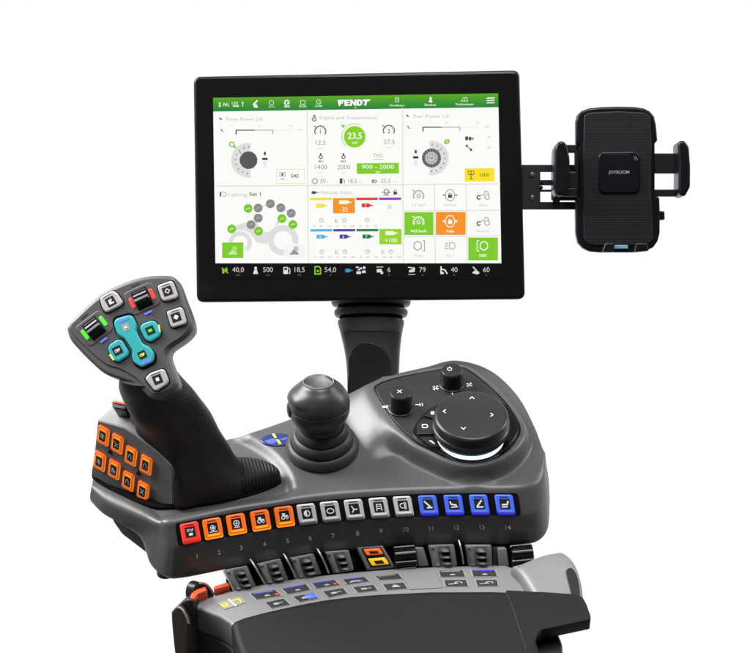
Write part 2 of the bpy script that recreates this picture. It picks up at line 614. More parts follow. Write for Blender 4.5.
console = thing('control_console', 'dark graphite control console with fourteen numbered keys and a big round dial', 'control panel', TH(340, 480, -57))
body = MB()
rings = []
NM = 100
for ci, (T_, S_, L_, B_) in enumerate(zip(cT, cS, cL, cB)):
    Tp, Sp, Lp = TH(*T_), TH(*S_), TH(*L_)
    hB = 0.0
    for _ in range(14):
        hB = 0.5 * hB + 0.5 * hfield(plan(TH(B_[0], B_[1], hB)))
    Bp = TH(B_[0], B_[1], hB)
    qB, qT = plan(Bp), plan(Tp)
    BL = (qT - qB).length
    dT = T_[2] - hfield(qT)
    BU = lift(qB + (qT - qB) * 0.06, L_[2])
    e = min(0.007, 0.2 * BL) / BL
    mids = []
    e = max(e, min(0.3, lerp(0.016, 0.002, smooth((ci / NC - 3) / 2.5)) / BL))
    for i in range(NM):
        v = lerp(e, 1 - e, i / (NM - 1))
        q = qB.lerp(qT, v)
        mids.append(lift(q, hfield(q) + dT * v ** 6))
    ring = [BU] + corner(BU, Bp, mids[0], 0.009) + mids[1:-1] + corner(mids[-1], Tp, Sp, lerp(0.015, 0.0045, smooth((ci / NC - 3) / 2)), 7, lerp(0.9, 0.45, smooth((ci / NC - 3) / 2))) + corner(Tp, Sp, Lp, 0.003) + corner(Sp, Lp, BU, 0.007)
    rings.append(ring)
body.loft(rings, 'body')
nums = Draw(front, 0.0006)
for k, (x, y) in enumerate([(197, 556), (219, 552), (241, 547.5), (264.5, 544), (287.5, 540.5), (310, 537.8), (333, 535.3), (357.5, 533), (381, 530.8), (406, 529), (431, 528), (456.5, 527.2), (482, 527), (508, 527)]):
    nums.frame((x, y), (1, -0.10 if x < 300 else -0.03), (0.12, 1))
    nums.text(str(k + 1), 0, 0, 4.6, 'greyprint', 0, bold=0.012)
body.add(nums.v, nums.f, 'greyprint')
body_o = body.build('body', console, 180)

# dark housing under the left end
ub = MB()
up = Plane(TH(128, 530, -40), (TOPN * 0.2 - V((0.62, 0.75, 0))).normalized())
ub.slab(up, rpoly([(104, 512), (108, 524), (117, 537), (147, 560), (150, 545), (140, 525), (125, 515)], 3), -0.10, -0.006, 'brown', 0.003)
ub.build('under_housing', console)
ft = MB()
ft.slab(Plane(TH(160, 577, -60), TOPN), ell(165, 571.5, 8.5, 5, 24), -0.004, 0.004, 'black', 0.002)
ft.build('foot', console)

# black inlay that carries the fourteen keys
KEYS = [(190, 532), (212.3, 527.8), (236, 523.5), (260, 519.6), (284, 515.8), (306.5, 513.3), (330, 510.8), (354, 508.8), (378.7, 507), (403, 505.6), (428, 504.7), (453.5, 504.2), (479, 504), (504.5, 504)]
def yc(x):
    tab = [(176, 534.8)] + KEYS + [(520, 504.1)]
    return interp(tab, x)[1]
st = MB()
vs, fs = [], []
n = 90
n = 130
for i in range(n + 1):
    x = 176.5 + 343 * (i - 20) / (n - 40) if 20 <= i <= n - 20 else None
    if i < 20: x = 176.5 + 3.8 * (i / 20) ** 2
    if i > n - 20: x = 519.5 - 3.8 * ((n - i) / 20) ** 2
    if 20 <= i <= n - 20: x = lerp(180.3, 515.7, (i - 20) / (n - 40))
    ed = min(x - 176.5, 519.5 - x)
    k = 11.2 - (3.2 * (1 - math.sqrt(max(0, 1 - (1 - min(1, ed / 3.2)) ** 2))))
    sh = 1.6
    for yy, o in ((-k, 0.0), (-k + .3, 0.0008), (k - .3, 0.0008), (k, 0.0)):
        vs.append(front(x + sh * yy / 11, yc(x) + yy, o))
for i in range(n):
    for j in range(3):
        a = i * 4 + j
        fs.append([a, a + 1, a + 5, a + 4])
st.add(vs, fs, 'gloss')
strip_o = st.build('key_strip', console, 20)

def glyph(d, k, m):
    """small pictograms, about 2 units across"""
    if k == 'stop':
        d.text('STOP', 0, -0.4, 0.55, m, 0, 0.02, width=1.5); d.rect(-.4, .2, .45, .75, m)
    elif k == 'eye':
        d.arc(0, 0, .45, .6, 0, 360, m); d.disc(0, 0, .28, m); d.line([(-.8, .8), (.8, .8)], .18, m)
    elif k == 'wheel':
        d.arc(0, -.1, .5, .68, 0, 360, m); d.line([(-.6, .75), (.6, .75)], .16, m); d.line([(0, -.7), (0, .5)], .14, m); d.line([(-.6, -.1), (.6, -.1)], .14, m)
    elif k == 'tractor':
        d.arc(-.35, .3, .25, .45, 0, 360, m, n=16); d.arc(.5, .4, .16, .32, 0, 360, m, n=16)
        d.poly([(-.5, -.6), (.15, -.6), (.2, -.15), (.8, -.1), (.8, .2), (-.1, .2), (-.5, -.1)], m)
    elif k == 'half':
        d.arc(0, 0, .5, .7, 0, 360, m); d.poly([(.65 * math.cos(math.radians(a)), .65 * math.sin(math.radians(a))) for a in range(90, 271, 15)], m, .5)
    elif k == 'oval':
        d.frame2 = None
        d.line(ell(0, 0, .75, .5, 24), .2, m, 0, True)
    elif k == 'kick':
        d.line([(-.5, -.6), (-.1, .1), (.6, .1)], .24, m); d.line([(-.1, .1), (-.5, .7)], .22, m)
    elif k == 'frame':
        d.line([(-.5, -.6), (.5, -.6), (.5, .3), (-.5, .3)], .18, m, 0, True); d.line([(-.5, .3), (-.6, .75)], .18, m); d.line([(.5, .3), (.6, .75)], .18, m); d.line([(-.3, -.2), (.3, -.2)], .16, m)
    elif k == 'horn':
        d.arc(-.2, 0, .4, .58, 60, 300, m); d.line([(.3, -.7), (.3, .7)], .2, m); d.line([(.6, -.7), (.6, .7)], .16, m)
    elif k.startswith('seat'):
        if k[-1] == '1': d.line([(-.75, -.7), (.3, .35)], .34, m); d.line([(-.3, .62), (.75, .62)], .3, m)
        if k[-1] == '2': d.line([(-.75, -.5), (-.6, 0), (.5, .2)], .34, m); d.line([(-.6, .65), (.75, .55)], .26, m)
        if k[-1] == '3': d.line([(.55, -.75), (-.5, .45)], .34, m); d.line([(-.6, .66), (.75, .62)], .3, m)
        if k[-1] == '4': d.line([(.75, -.55), (.5, .1), (-.6, .15)], .34, m); d.line([(-.7, .65), (.5, .6)], .26, m)
    elif k == 'bars':
        for a in (-.5, -.1, .3): d.line([(-.6, a), (.6, a)], .22, m)
        d.line([(-.2, -.7), (.3, .7)], .18, m)
    elif k == 'plough':
        d.line([(-.6, -.6), (.1, 0), (-.4, .6)], .24, m); d.line([(.1, 0), (.7, -.3)], .22, m); d.line([(.2, .5), (.7, .5)], .2, m)
    elif k == 'loop':
        d.arc(0, -.1, .35, .56, -200, 40, m); d.line([(-.5, .1), (-.6, .7)], .2, m); d.line([(.5, .1), (.6, .7)], .2, m)
    elif k == 'cross':
        d.line([(-.6, -.6), (.6, .6)], .26, m); d.line([(-.6, .6), (.6, -.6)], .26, m); d.arc(0, 0, .2, .4, 0, 360, m, .3)
    elif k == 'diamond':
        d.line([(0, -.6), (.6, 0), (0, .6), (-.6, 0)], .22, m, 0, True)
    elif k == 'diamond_full':
        d.poly([(0, -.7), (.7, 0), (0, .7), (-.7, 0)], m)
    elif k == 'square':
        d.rect(-.45, -.45, .45, .45, m)
    elif k == 'hand':
        d.poly([(-.6, .7), (-.5, -.7), (0, -.2), (.2, .3), (.7, .3), (.7, .7)], m); d.arc(.2, -.4, .15, .3, 0, 360, m, n=12)
    elif k == 'word':
        d.text('CRP', 0, 0, .8, m, 0, .02, width=1.5)
    elif k == 'word2':
        d.rect(-.55, -.35, .55, .4, m)

KSPEC = [('red_lit', 'red', 'red', 'stop'), ('o', 'orange', 'amber', 'eye'), ('o', 'orange', 'amber', 'wheel'), ('o', 'orange', 'amber', 'tractor'), ('o', 'orange', 'amber', 'tractor'),
         ('s', 'silver', 'white', 'half'), ('s', 'silver', 'white', 'oval'), ('s', 'silver', 'white', 'kick'), ('s', 'silver', 'white', 'frame'), ('s', 'silver', 'white', 'horn'),
         ('b', 'blue', 'violet', 'seat1'), ('b', 'blue', 'violet', 'seat2'), ('b', 'blue', 'violet', 'seat3'), ('b', 'blue', 'violet', 'seat4')]
KLAB = {'red': 'red lit stop key at the left end of the strip', 'orange': 'orange lit key', 'silver': 'silver grey key', 'blue': 'blue lit key'}
for i, ((x, y), (_, face, glow, g)) in enumerate(zip(KEYS, KSPEC)):
    sl = (yc(x + 8) - yc(x - 8)) / 16
    pl = local_plane(front, x, y, sl)
    w = (9.0, 9.0 * sl); h = (1.5 if i > 9 else 1.7, 9.3)
    kb = MB()
    q = quad((x, y), w, h)
    kb.slab(pl, rpoly(quad((x + .4, y + 1.3), (w[0] * 1.02, w[1] * 1.02), (h[0], h[1] * 1.04)), 2.4), 0.0009, 0.0021, glow if face in ('orange', 'blue', 'red') else 'greyprint', 0.0004, 2)
    kb.slab(pl, rpoly(q, 2.6, 6), 0.0014, 0.0046, face, 0.0012, 4)
    dr = Draw(pl, 0.0047)
    dr.frame((x, y), (w[0] * .56, w[1] * .56), (h[0] * .56, h[1] * .56))
    dr.rect(-.85, -1.42, .85, -1.22, 'ink', 0)
    kb.add(dr.v, dr.f, 'ink')
    dr = Draw(pl, 0.0047); dr.frame((x, y), (w[0] * .56, w[1] * .56), (h[0] * .56, h[1] * .56))
    lo_ = {'orange': 'amber', 'silver': 'white', 'blue': 'blueled', 'red': 'red'}[face]
    dr.rect(-1.3, 1.18, 1.3, 1.46, lo_, 0, .1); kb.add(dr.v, dr.f, lo_)
    ko = kb.build('key', console, 40, KLAB[face] + (' numbered %d' % (i + 1)))
    ic = Draw(pl, 0.0047)
    ic.frame((x, y), (w[0] * .56, w[1] * .56), (h[0] * .56, h[1] * .56))
    ic.rect(-1, -1, 1, 1, 'window', 0, 0.15)
    ic.frame((x, y), (w[0] * .5, w[1] * .5), (h[0] * .5, h[1] * .5))
    ic.off += 0.0002
    glyph(ic, g, 'white')
    ic.build('icon', ko)

# dial pod panel
PP = Plane(TOP.P + TOPN * POD * MM, TOPN)
pn = MB()
pn.slab(PP, PANEL_PX, -0.007, 0.0008, 'gloss', 0.0006, 3)
inner = [tuple(V((446, 414)) + (V(p) - V((446, 414))) * 0.965) for p in PANEL_PX]
pn.slab(PP, inner, 0.0006, 0.0016, 'panel', 0.0006, 3)
pn_d = Draw(PP, 0.0018)
for fx, fy in ((435.6, 389.2), (469.2, 386)):
    pn_d.frame((fx, fy), (1, -.1), (0, .7))
    for a in range(0, 360, 90):
        t = math.radians(a + 20)
        pn_d.poly([(0, 0), (3.6 * math.cos(t), 3.6 * math.sin(t)), (3.2 * math.cos(t + .8), 3.2 * math.sin(t + .8))], 'white')
pn_d.frame((386.4, 408.2), (1, 0), (.1, .8))
pn_d.poly([(-4, -1.2), (-1, -1.2), (2, -2.4), (2, 2.4), (-1, 1.2), (-4, 1.2)], 'white'); pn_d.line([(3.6, -2.4), (3.6, 2.4)], .8, 'white')
pn_d.frame((419.3, 406), (1, 0), (.1, .8))
pn_d.line([(-3.6, 0), (0, 0)], .9, 'greyprint'); pn_d.line([(0.8, -1.6), (0.8, 1.6)], .9, 'greyprint'); pn_d.line([(3, -1.6), (3, 1.6)], .8, 'greyprint')
pn_d.frame()
pn_d.line([(400, 417.6), (406, 417)], 1.0, 'white'); pn_d.line([(452, 393), (452.4, 395.4)], 1.0, 'white')
pn.add(pn_d.v, pn_d.f, 'greyprint')
panel_o = pn.build('dial_panel', console, 35)

DC = PP(470.3, 437.5, 0.0016)      # dial axis on the panel
bz = MB()
BEZ = cspline([(413.5, 437.5), (416.5, 425), (431, 409.5), (452, 400.5), (480, 398.5), (503, 404.5), (516, 419), (517.5, 433), (510, 446), (494, 456), (472, 460), (452, 457.5), (430, 449)], 5)
bz.slab(PP, BEZ, 0.001, 0.0026, 'gloss', 0.0008, 3)
bz_o = bz.build('dial_bezel', console)
for pts, g in (([(424, 418.5), (432.5, 411.5), (438.5, 413.5), (435, 421.5)], 'full'), ([(416.5, 428), (422.5, 421.5), (434, 423.5), (434, 437), (417.5, 437)], 'card'), ([(420, 440.5), (434, 440), (441, 450.5), (432, 448.5)], 'tick')):
    kb = MB(); kb.slab(PP, rpoly(pts, 1.2), 0.0024, 0.0042, 'black', 0.0005, 2)
    cx = sum(p[0] for p in pts) / len(pts); cy = sum(p[1] for p in pts) / len(pts)
    dr = Draw(PP, 0.0044); dr.frame((cx, cy), (1, 0), (.1, .75))
    if g == 'full': dr.rect(-1.8, -2, 2.2, 2, 'white')
    if g == 'card': dr.line([(-2.6, -2), (1.8, -2.4), (2.8, 0), (1.8, 2), (-2.6, 2)], .9, 'white', 0, True)
    if g == 'tick': dr.poly([(-3, -1.5), (0, -1.5), (3.2, 3), (1.8, 3)], 'white')
    kb.add(dr.v, dr.f, 'white')
    kb.build('side_key', console)
dl = MB()
mm = lambda l: [(a * MM, b * MM) for a, b in l]
dl.lathe(DC, TOPN, mm([(33, 1), (33.5, 9), (37.0, 10.2), (38.0, 11), (38.4, 12.5), (38.4, 17), (37.6, 18), (37.0, 18.3), (37.0, 19.0), (37.4, 19.6), (36.8, 26), (36.2, 27.2), (35.0, 28.4), (33.6, 28.9), (32.6, 28.9), (31, 28.6), (0, 28.4)]), 'dial', 96)
dial_o = dl.build('rotary_dial', console, 32)
DT = Plane(DC + TOPN * 28.5 * MM, TOPN)
for x, y, a in ((472, 397.8, 0), (444.2, 411.4, -90), (492, 414.9, 90), (463.4, 428.6, 180)):
    t = math.radians(a)
    ar = Draw(DT, 0.0002)
    ar.frame((x, y), (math.cos(t), math.sin(t) * .75), (-math.sin(t), math.cos(t) * .75))
    ar.line([(-2.1, 1.3), (0, -1.1), (2.1, 1.3)], .8, 'white')
    ar.build('arrow_mark', dial_o)
lr = MB()
vsr = []
segs = 60
rr = []
for j in range(segs + 1):
    t = math.radians(lerp(196, 352, j / segs))
    k = smooth(min(j, segs - j) / 22) * 0.9 + 0.1
    ex, ey = TOP.ex, TOP.ey
    d = ex * math.cos(t) + ey * math.sin(t)
    rr.append([DC + d * (33.6 * MM) + TOPN * (2.0 * MM), DC + d * ((34 + 2.2 * k) * MM) + TOPN * (2.0 * MM), DC + d * ((34 + 1.8 * k) * MM) + TOPN * ((2.0 + 2.2 * k) * MM), DC + d * (33.6 * MM) + TOPN * ((2.0 + 2.6 * k) * MM)])
lr.loft(rr, 'ring')
lr.build('light_ring', dial_o)
def small_knob(x, y, hgt, mark, mx, my):
    kb = MB()
    O = PP(x, y, 0.0014)
    kb.lathe(O, TOPN, mm([(13.2, 0), (13.2, 1.4), (12.2, 2), (11.9, 6), (11.5, hgt - 2.2), (11.0, hgt - .8), (10.0, hgt), (0, hgt)]), 'black', 56)
    ko = kb.build('knob', console, 35)
    d = Draw(Plane(O + TOPN * hgt * MM, TOPN), 0.0003)
    d.frame((mx, my), (1, 0), (0, .72))
    if mark == 'X': d.line([(-2, -2), (2, 2)], .7, 'greyprint'); d.line([(-2, 2), (2, -2)], .7, 'greyprint', .5)
    else: d.arc(0, 0, 1.7, 2.4, 0, 360, 'greyprint'); d.line([(0, -3), (0, -1)], .7, 'greyprint', .5)
    d.build('mark', ko)
small_knob(400.6, 409.5, 22, 'X', 399.6, 391.6)
small_knob(451.5, 385.5, 20, 'O', 449.6, 369.2)

# oval touch badge left of the round lever
def badge_surf(px, py, off=0): return onto(px, py, off)
bp = local_plane(onto, 277, 440.3)
bg = MB(); bg.slab(bp, ell(277, 440.3, 16, 6.4, 48, -.03), -0.001, 0.0014, 'badge', 0.001, 3)
bd = Draw(bp, 0.0016); bd.frame((277, 440.3), (1, -.03), (0, 1))
bd.poly([(-13, 1.5), (-4, -.8), (0, 0.4), (-2, 4.2), (-8, 4.4)], 'badgelite'); bd.poly([(2, .3), (12, -2.2), (13.5, -1.2), (6, 1.4)], 'badgelite')
bg.add(bd.v, bd.f, 'badgelite')
bd = Draw(bp, 0.0019); bd.frame((277, 440.3), (1, -.03), (0, 1))
bd.poly([(-5.2, -5.2), (-2.4, -5.6), (0, -1.2), (-2.2, -.6)], 'yellow'); bd.poly([(-.8, .9), (1.6, .4), (4.6, 4.9), (1.8, 5.3)], 'yellow')
bg.add(bd.v, bd.f, 'yellow')
bg.build('oval_badge', console)

# ================================================================== ROUND LEVER
BA = onto(322, 448)
ball = thing('ball_lever', 'round dark ball-topped lever on a stepped rubber bellows in the middle of the console', 'lever', BA)
bl = MB()
bl.lathe(BA + TOPN * (-0.001), TOPN, mm([(36.5, 0), (37, 2), (36.6, 5), (35.2, 8.5), (32.5, 11.4), (31.2, 11.6), (30.4, 10.4), (30.4, 12.5), (30.8, 16), (29.6, 19.4), (27, 22), (26.0, 22.2), (25.4, 21.2), (25.4, 23.2), (25.8, 26), (24.8, 29.4), (22.8, 31.6), (21.6, 31.6), (21, 30.6), (21, 33), (21.4, 38), (20, 46), (0, 46)]), 'bellows', 72)
bl.build('bellows', ball, 45)
bax = (TOPN * math.cos(math.radians(13)) + V((-0.05, 1, 0)) * math.sin(math.radians(13))).normalized()
BC = TH(319.2, 405.2, 0); 
# put the ball's centre straight above the bellows
BC = BA + TOPN * 0.0555
d0 = ray(319.0, 405.0)
tt = (BC - CAM).dot(F) / d0.dot(F)
BC = CAM + d0 * tt
prof = []
for i in range(0, 31):
    t = math.radians(-64 + i * (64 + 50) / 30)
    r, h = 30.8 * math.cos(t), (30.0 if t < 0 else 28.5) * math.sin(t)
    if i == 17: prof += [(30.4, -1.2), (29.9, -.6), (29.9, .2), (30.5, .8)]
    if 15 <= i <= 18: continue
    prof.append((r, h))
prof.sort(key=lambda p: p[1])
prof = [(0, prof[0][1])] + prof
prof += [(18.4, 23.4), (16.2, 25.4), (15.0, 26.0), (14.4, 26.0), (14, 25.4), (9, 24.6), (0, 24.2)]
kb = MB(); kb.lathe(BC, bax, mm(prof[:-4]), 'ball', 72, cap1=False); kb.lathe(BC, bax, mm(prof[-5:]), 'cap', 72)
exb = (R - bax * R.dot(bax)).normalized(); eyb = bax.cross(exb)
for i, p in enumerate(kb.v):       # raised brow over the thumb button on the left
    q = p - BC
    h = q.dot(bax) / MM
    a = math.degrees(math.atan2(q.dot(eyb), q.dot(exb)))
    da = abs((a + 160 + 180) % 360 - 180)
    k = smooth((58 - da) / 40) * smooth((h - 7) / 3.5) * smooth((22 - h) / 8)
    rad = q - bax * q.dot(bax)
    if rad.length > 1e-4:
        kb.v[i] = p + rad.normalized() * (2.4 * MM * k)
kn = kb.build('knob', ball, 40)
rm = MB(); rm.lathe(BC, bax, mm([(15.1, 25.9), (15.2, 26.5), (14.8, 26.6), (14.5, 26.0)]), 'edge', 64); rm.build('cap_rim', kn)
sb = MB()
dirb = (exb * math.cos(math.radians(-168)) + eyb * math.sin(math.radians(-168)))
sb.lathe(BC + dirb * 0.0255 + bax * -0.002, (dirb), mm([(0, 0), (8, 0.5), (8.5, 3), (7, 5.2), (4, 6.2), (0, 6.4)]), 'black', 32)
sb.build('thumb_button', kn)

# ================================================================== JOYSTICK
A = TH(91, 476, -3); Bq = TH(174, 505, -3)
nh = (Bq - A).cross(TOPN)
nh.normalize()
if nh.dot(F) > 0: nh = -nh
KP = Plane(A, (nh * math.cos(math.radians(9)) + TOPN * math.sin(math.radians(9))).normalized(), (Bq - A).normalized())
joy = thing('joystick', 'tall black joystick with a fan-shaped head of teal and silver keys', 'joystick', TH(170, 485, -7))
js = MB()
SH = [(97.5, 419.5), (105, 421.5), (114, 424), (124, 427), (133, 433), (143, 440.5), (155, 450), (165, 459), (171.5, 466), (174, 473), (174, 505.5), (149, 503.5), (131, 497), (112, 487.5), (100, 480.5), (91.5, 475.5), (91, 472), (94, 454)]
js.slab(KP, rpoly(SH, [2, 0, 0, 0, 0, 0, 0, 0, 2, 3, 2, 0, 0, 0, 0, 1.5, 1.5, 0]), -0.058, 0, 'shell', 0.0016, 3)
SHI = [tuple(V((130, 464)) + (V(p) - V((130, 464))) * 0.972) for p in SH]
js.slab(KP, rpoly(SHI, 1.2), -0.001, 0.0007, 'keyface', 0.0005, 2)
shell_o = js.build('base_shell', joy, 30)
gp = MB()
gk = cspline([(93, 480), (120, 496), (150, 508.5), (174, 510), (215, 506), (250, 497.5), (276, 488), (280, 480), (255, 464), (200, 455), (130, 455), (100, 467)], 4)
gp.slab(TOP.shifted(-0.0085), gk, 0, 0.0035, 'gap', 0.001, 2)  # black slab stands in for the shadow between base and console
gp.build('base_shadow_gap', joy)

# leather-like grip
GR = [
    (-4, [(170, 506.5), (205, 503.5), (240, 495.5), (254, 484), (250, 472), (215, 462), (160, 462), (138, 476)]),
    (8, [(171, 497.5), (204, 494.5), (238, 485.5), (247, 474), (240, 462), (212, 453), (157, 452), (137, 466)]),
    (22, [(170, 485), (200, 481), (226, 472), (236, 462), (230, 450), (205, 441), (155, 440), (138, 456)]),
    (36, [(165, 472), (192, 468), (216, 459), (229, 449), (222, 437), (198, 428), (153, 428), (137, 444)]),
    (52, [(156, 455.5), (182, 454), (206, 446), (220.5, 437), (214, 423), (192, 413), (152, 413), (133, 430)]),
    (70, [(144, 442), (168, 443), (192, 434), (211.5, 422.5), (207, 408), (185, 399), (154, 399), (134, 416)]),
    (90, [(138, 428), (157, 431), (180, 422), (202.5, 409), (197, 395), (178, 387), (150, 387), (131, 404)]),
    (108, [(131, 414), (149, 418), (172, 411), (194.5, 397), (188, 384), (170, 376), (143, 377), (124, 394)]),
    (124, [(126.5, 400), (147, 405), (168, 399), (183.5, 385), (178, 373), (161, 366), (135, 369), (119.5, 387)]),
    (136, [(124, 391), (146, 395), (165, 390), (177, 376), (172, 365), (158, 359), (134, 363), (119.5, 379)]),
    (146, [(122, 382), (145, 386), (163, 381), (172, 368), (168, 358), (156, 353), (134, 357), (121, 370)]),
]
gr = MB()
ring0 = []
for hh, pts in GR:
    ring0.append([TH(x, y, hh) for x, y in pts])
ring1 = [cspline(r, 6) for r in ring0]
ring1 = [[V(p) for p in r] for r in ring1]
cols_ = [cspline([tuple(r[j]) for r in ring1], 4, False) for j in range(len(ring1[0]))]
rings = [[V(cols_[j][i]) for j in range(len(cols_))] for i in range(len(cols_[0]))]
uB = KP.uv(174, 490)[0]
wv = []
for i, r in enumerate(rings):
    for j, p in enumerate(r):
        q = p - KP.P
        hh = q.dot(TOPN)
        s_ = q.dot(KP.N); u_ = q.dot(KP.ex)
        allow = -0.0012 + max(0.0, u_ - uB) * 1.0
        if s_ > allow:
            r[j] = p - KP.N * ((s_ - allow) * smooth((0.105 - hh) / 0.05))
    wv += [(j * 2 * math.pi / len(r) * 62, i * 2 * math.pi / len(rings) * 42, 0) for j in range(len(r))]
gr.loft(rings, 'rubber')
grip_o = gr.build('grip', joy, 60)
at_ = grip_o.data.attributes.new('weave', 'FLOAT_VECTOR', 'POINT')
if len(wv) == len(grip_o.data.vertices):
    at_.data.foreach_set('vector', [c for w_ in wv for c in w_])
# ribbed thumb rest at the foot of the grip
to = MB()
TO = cspline([(205, 501), (222, 498.5), (242, 494.5), (262, 488.5), (276, 483), (280.5, 478), (278, 472.5), (268, 467), (250, 463), (230, 463), (205, 468)], 6)
tp = TOP.shifted(-0.004)
cuv = [tp.uv(*p) for p in TO]
cc = V((sum(p[0] for p in cuv) / len(cuv), sum(p[1] for p in cuv) / len(cuv)))
rings = [[tp.xyz(u, v, -0.003) for u, v in cuv]]
for i in range(1, 11):
    t = i / 10 * math.pi / 2
    k = math.cos(t) ** 0.55 if i < 10 else 0.02
    rings.append([tp.xyz(cc.x + (u - cc.x) * k, cc.y + (v - cc.y) * k, 0.003 + 0.0125 * math.sin(t)) for u, v in cuv])
to.loft(rings, 'toe')
to.build('thumb_rest', joy, 60)
# orange ringed thumb button on the shell's shoulder
tb = MB()
tpn = Plane(KP(121, 408) - KP.N * 0.022, (TOPN * 0.9 + nh * 0.35).normalized())
tb.slab(tpn, rpoly([(112, 402), (128, 405), (126.5, 411.5), (113.5, 409.5)], 2.5), -0.014, 0.003, 'black', 0.0012, 3)
tb.slab(tpn, rpoly([(114, 402.2), (128, 405), (128, 407.4), (113.8, 404.6)], 1.0), 0.001, 0.0042, 'orangeplastic', 0.0006, 3)
tb.build('thumb_button', joy)

# eight orange lit keys on the shell
KK = [((104.3, 434.4), 'bars'), ((118.2, 442.4), 'plough'), ((131.9, 454.6), 'loop'), ((147, 463.6), 'loop'), ((100.8, 459.8), 'bars'), ((115.2, 468.2), 'tractor'), ((129.1, 479.7), 'loop'), ((144, 489.7), 'cross')]
for (x, y), g in KK:
    kb = MB()
    w, h = (5.1, 2.75), (-.95, 7.9)
    kb.slab(KP, rpoly(quad((x - .2, y + .9), (w[0] * 1.04, w[1] * 1.04), (h[0] * 1.04, h[1] * 1.04)), 1.8), 0.0003, 0.0018, 'amber', 0.0005, 2)
    kb.slab(KP, rpoly(quad((x, y), w, h), 1.8), 0.0012, 0.0036, 'orange', 0.0009, 3)
    dr = Draw(KP, 0.0038); dr.frame((x, y), w, h); dr.rect(-.6, -.84, .6, -.72, 'amber', 0)
    kb.add(dr.v, dr.f, 'amber')
    ko = kb.build('side_key', joy, 40)
    ic = Draw(KP, 0.0038); ic.frame((x, y), (w[0] * .62, w[1] * .62), (h[0] * .6, h[1] * .6)); ic.rect(-1.14, -1.1, 1.14, 1.1, 'amber', -1, .2); ic.rect(-1, -1, 1, 1, 'window', 0, .2); ic.off += .0003
    ic.frame((x, y), (w[0] * .5, w[1] * .5), (h[0] * .46, h[1] * .46)); glyph(ic, g, 'greyprint')
    ic.build('icon', ko)
for x, y in ((110.3, 451.2), (138.6, 472.6)):
    kb = MB(); kb.slab(KP, rpoly([(x - 2.2, y + .6), (x, y - 2.6), (x + 2.2, y + 2.4)], .6), 0.0003, 0.0022, 'black', 0.0006, 2); kb.build('rest_bump', joy)

# head
Nh = (-F * 1.0 + U * 0.16 - R * 0.10).normalized()
HP = Plane(at(150, 392, -0.146), Nh)
hd = MB()
HD = [(67, 327.8), (69, 324), (73.9, 318.5), (85.9, 306.3), (99.8, 294.8), (115.8, 285.8), (133.7, 279), (149.6, 275.7), (165, 275.2), (173, 276.6), (177.8, 282), (183.5, 297.5), (189, 311.5), (192.4, 323.5), (191, 331.5), (183.5, 339.3),
      (173, 346.5), (169, 350.5), (168.3, 356), (171.5, 365.6), (177.2, 381), (176.6, 387), (171.5, 392.6), (160, 398), (150, 397.4), (143.6, 392), (133, 384), (119, 379), (103.8, 373), (91.9, 363), (80, 351), (70.5, 340), (67.5, 332)]
HDs = cspline(HD, 3)
hd.slab(HP, HDs, -0.034, 0.0, 'head', 0.0032, 5, low=0.012)
# raised face, set in from the rim along the lower left
HF = [(70.5, 326), (76, 319.5), (87.5, 308.5), (101, 297.5), (116.5, 288.5), (134.2, 281.8), (149.8, 278.4), (164.8, 278), (172, 279.5), (175.8, 284.5), (181, 298.5), (186.5, 312.5), (189.6, 323.5), (188.4, 330), (181.5, 337.3), (170, 345), (165.6, 350), (165.2, 356.5), (168.8, 367), (174.3, 381), (173.6, 385.8), (169.8, 390), (160, 394.2), (152, 393.8), (146.5, 389), (137, 379), (121, 369.5), (107, 365), (95, 355.5), (84, 345.5), (74, 335)]
hd.slab(HP, cspline(HF, 3), -0.001, 0.0012, 'head', 0.001, 4)
head_o = hd.build('head', joy, 28)

def head_key(name, q, r, z, m, glyph_name, ic_c, ic_w, ic_h, gm='greyprint', slot=None, win='window', rim=True):
    kb = MB()
    if rim:
        c = V((sum(p[0] for p in q) / len(q), sum(p[1] for p in q) / len(q)))
        kb.slab(HP, rpoly([tuple(c + (V(p) - c) * 1.12) for p in q], r * 1.2), 0.0008, 0.0015, 'gap', 0.0003, 1)
    kb.slab(HP, rpoly(q, r, 6), 0.001, z, m, min(0.0016, z * .4), 4)
    if slot:
        d = Draw(HP, z + 0.0002); d.line(slot, .6, 'greyprint'); kb.add(d.v, d.f, 'ink')
    ko = kb.build(name, joy, 40)
    ic = Draw(HP, z + 0.0002); ic.frame(ic_c, ic_w, ic_h); ic.rect(-1, -1, 1, 1, win, 0, .1)
    ic2 = Draw(HP, z + 0.0005); ic2.frame(ic_c, (ic_w[0] * .85, ic_w[1] * .85), (ic_h[0] * .85, ic_h[1] * .85)); glyph(ic2, glyph_name, gm)
    ic.add(ic2.v, ic2.f, gm); ic.build('icon', ko)
    return ko
head_key('silver_key', [(100.3, 298.8), (113.3, 290.8), (118.2, 293.6), (124.2, 302.8), (122, 306.2), (107, 313.6), (103.2, 309)], 2.2, 0.0042, 'silverhead', 'hand', (111.8, 302.2), (4, -2.2), (2.2, 4), 'greyprint', [(104, 299), (111.5, 294.4)])
head_key('silver_key', [(157.8, 286.3), (171.5, 281.2), (174.2, 283), (178.8, 296), (177.4, 299), (164.6, 302.2), (162, 299.5)], 2.2, 0.0042, 'silverhead', 'diamond', (168.4, 291.8), (4.4, -1.6), (1.5, 4.2), 'silver', [(163, 287), (170, 284.4)])
head_key('silver_key', [(167, 312.3), (181, 307.4), (183.6, 309), (187.4, 322), (186, 325), (173.6, 328.6), (171.2, 326.3)], 2.2, 0.0042, 'silverhead', 'diamond_full', (177, 317.9), (4.4, -1.6), (1.4, 4.2), 'white', [(172, 312.8), (179.5, 310.4)])
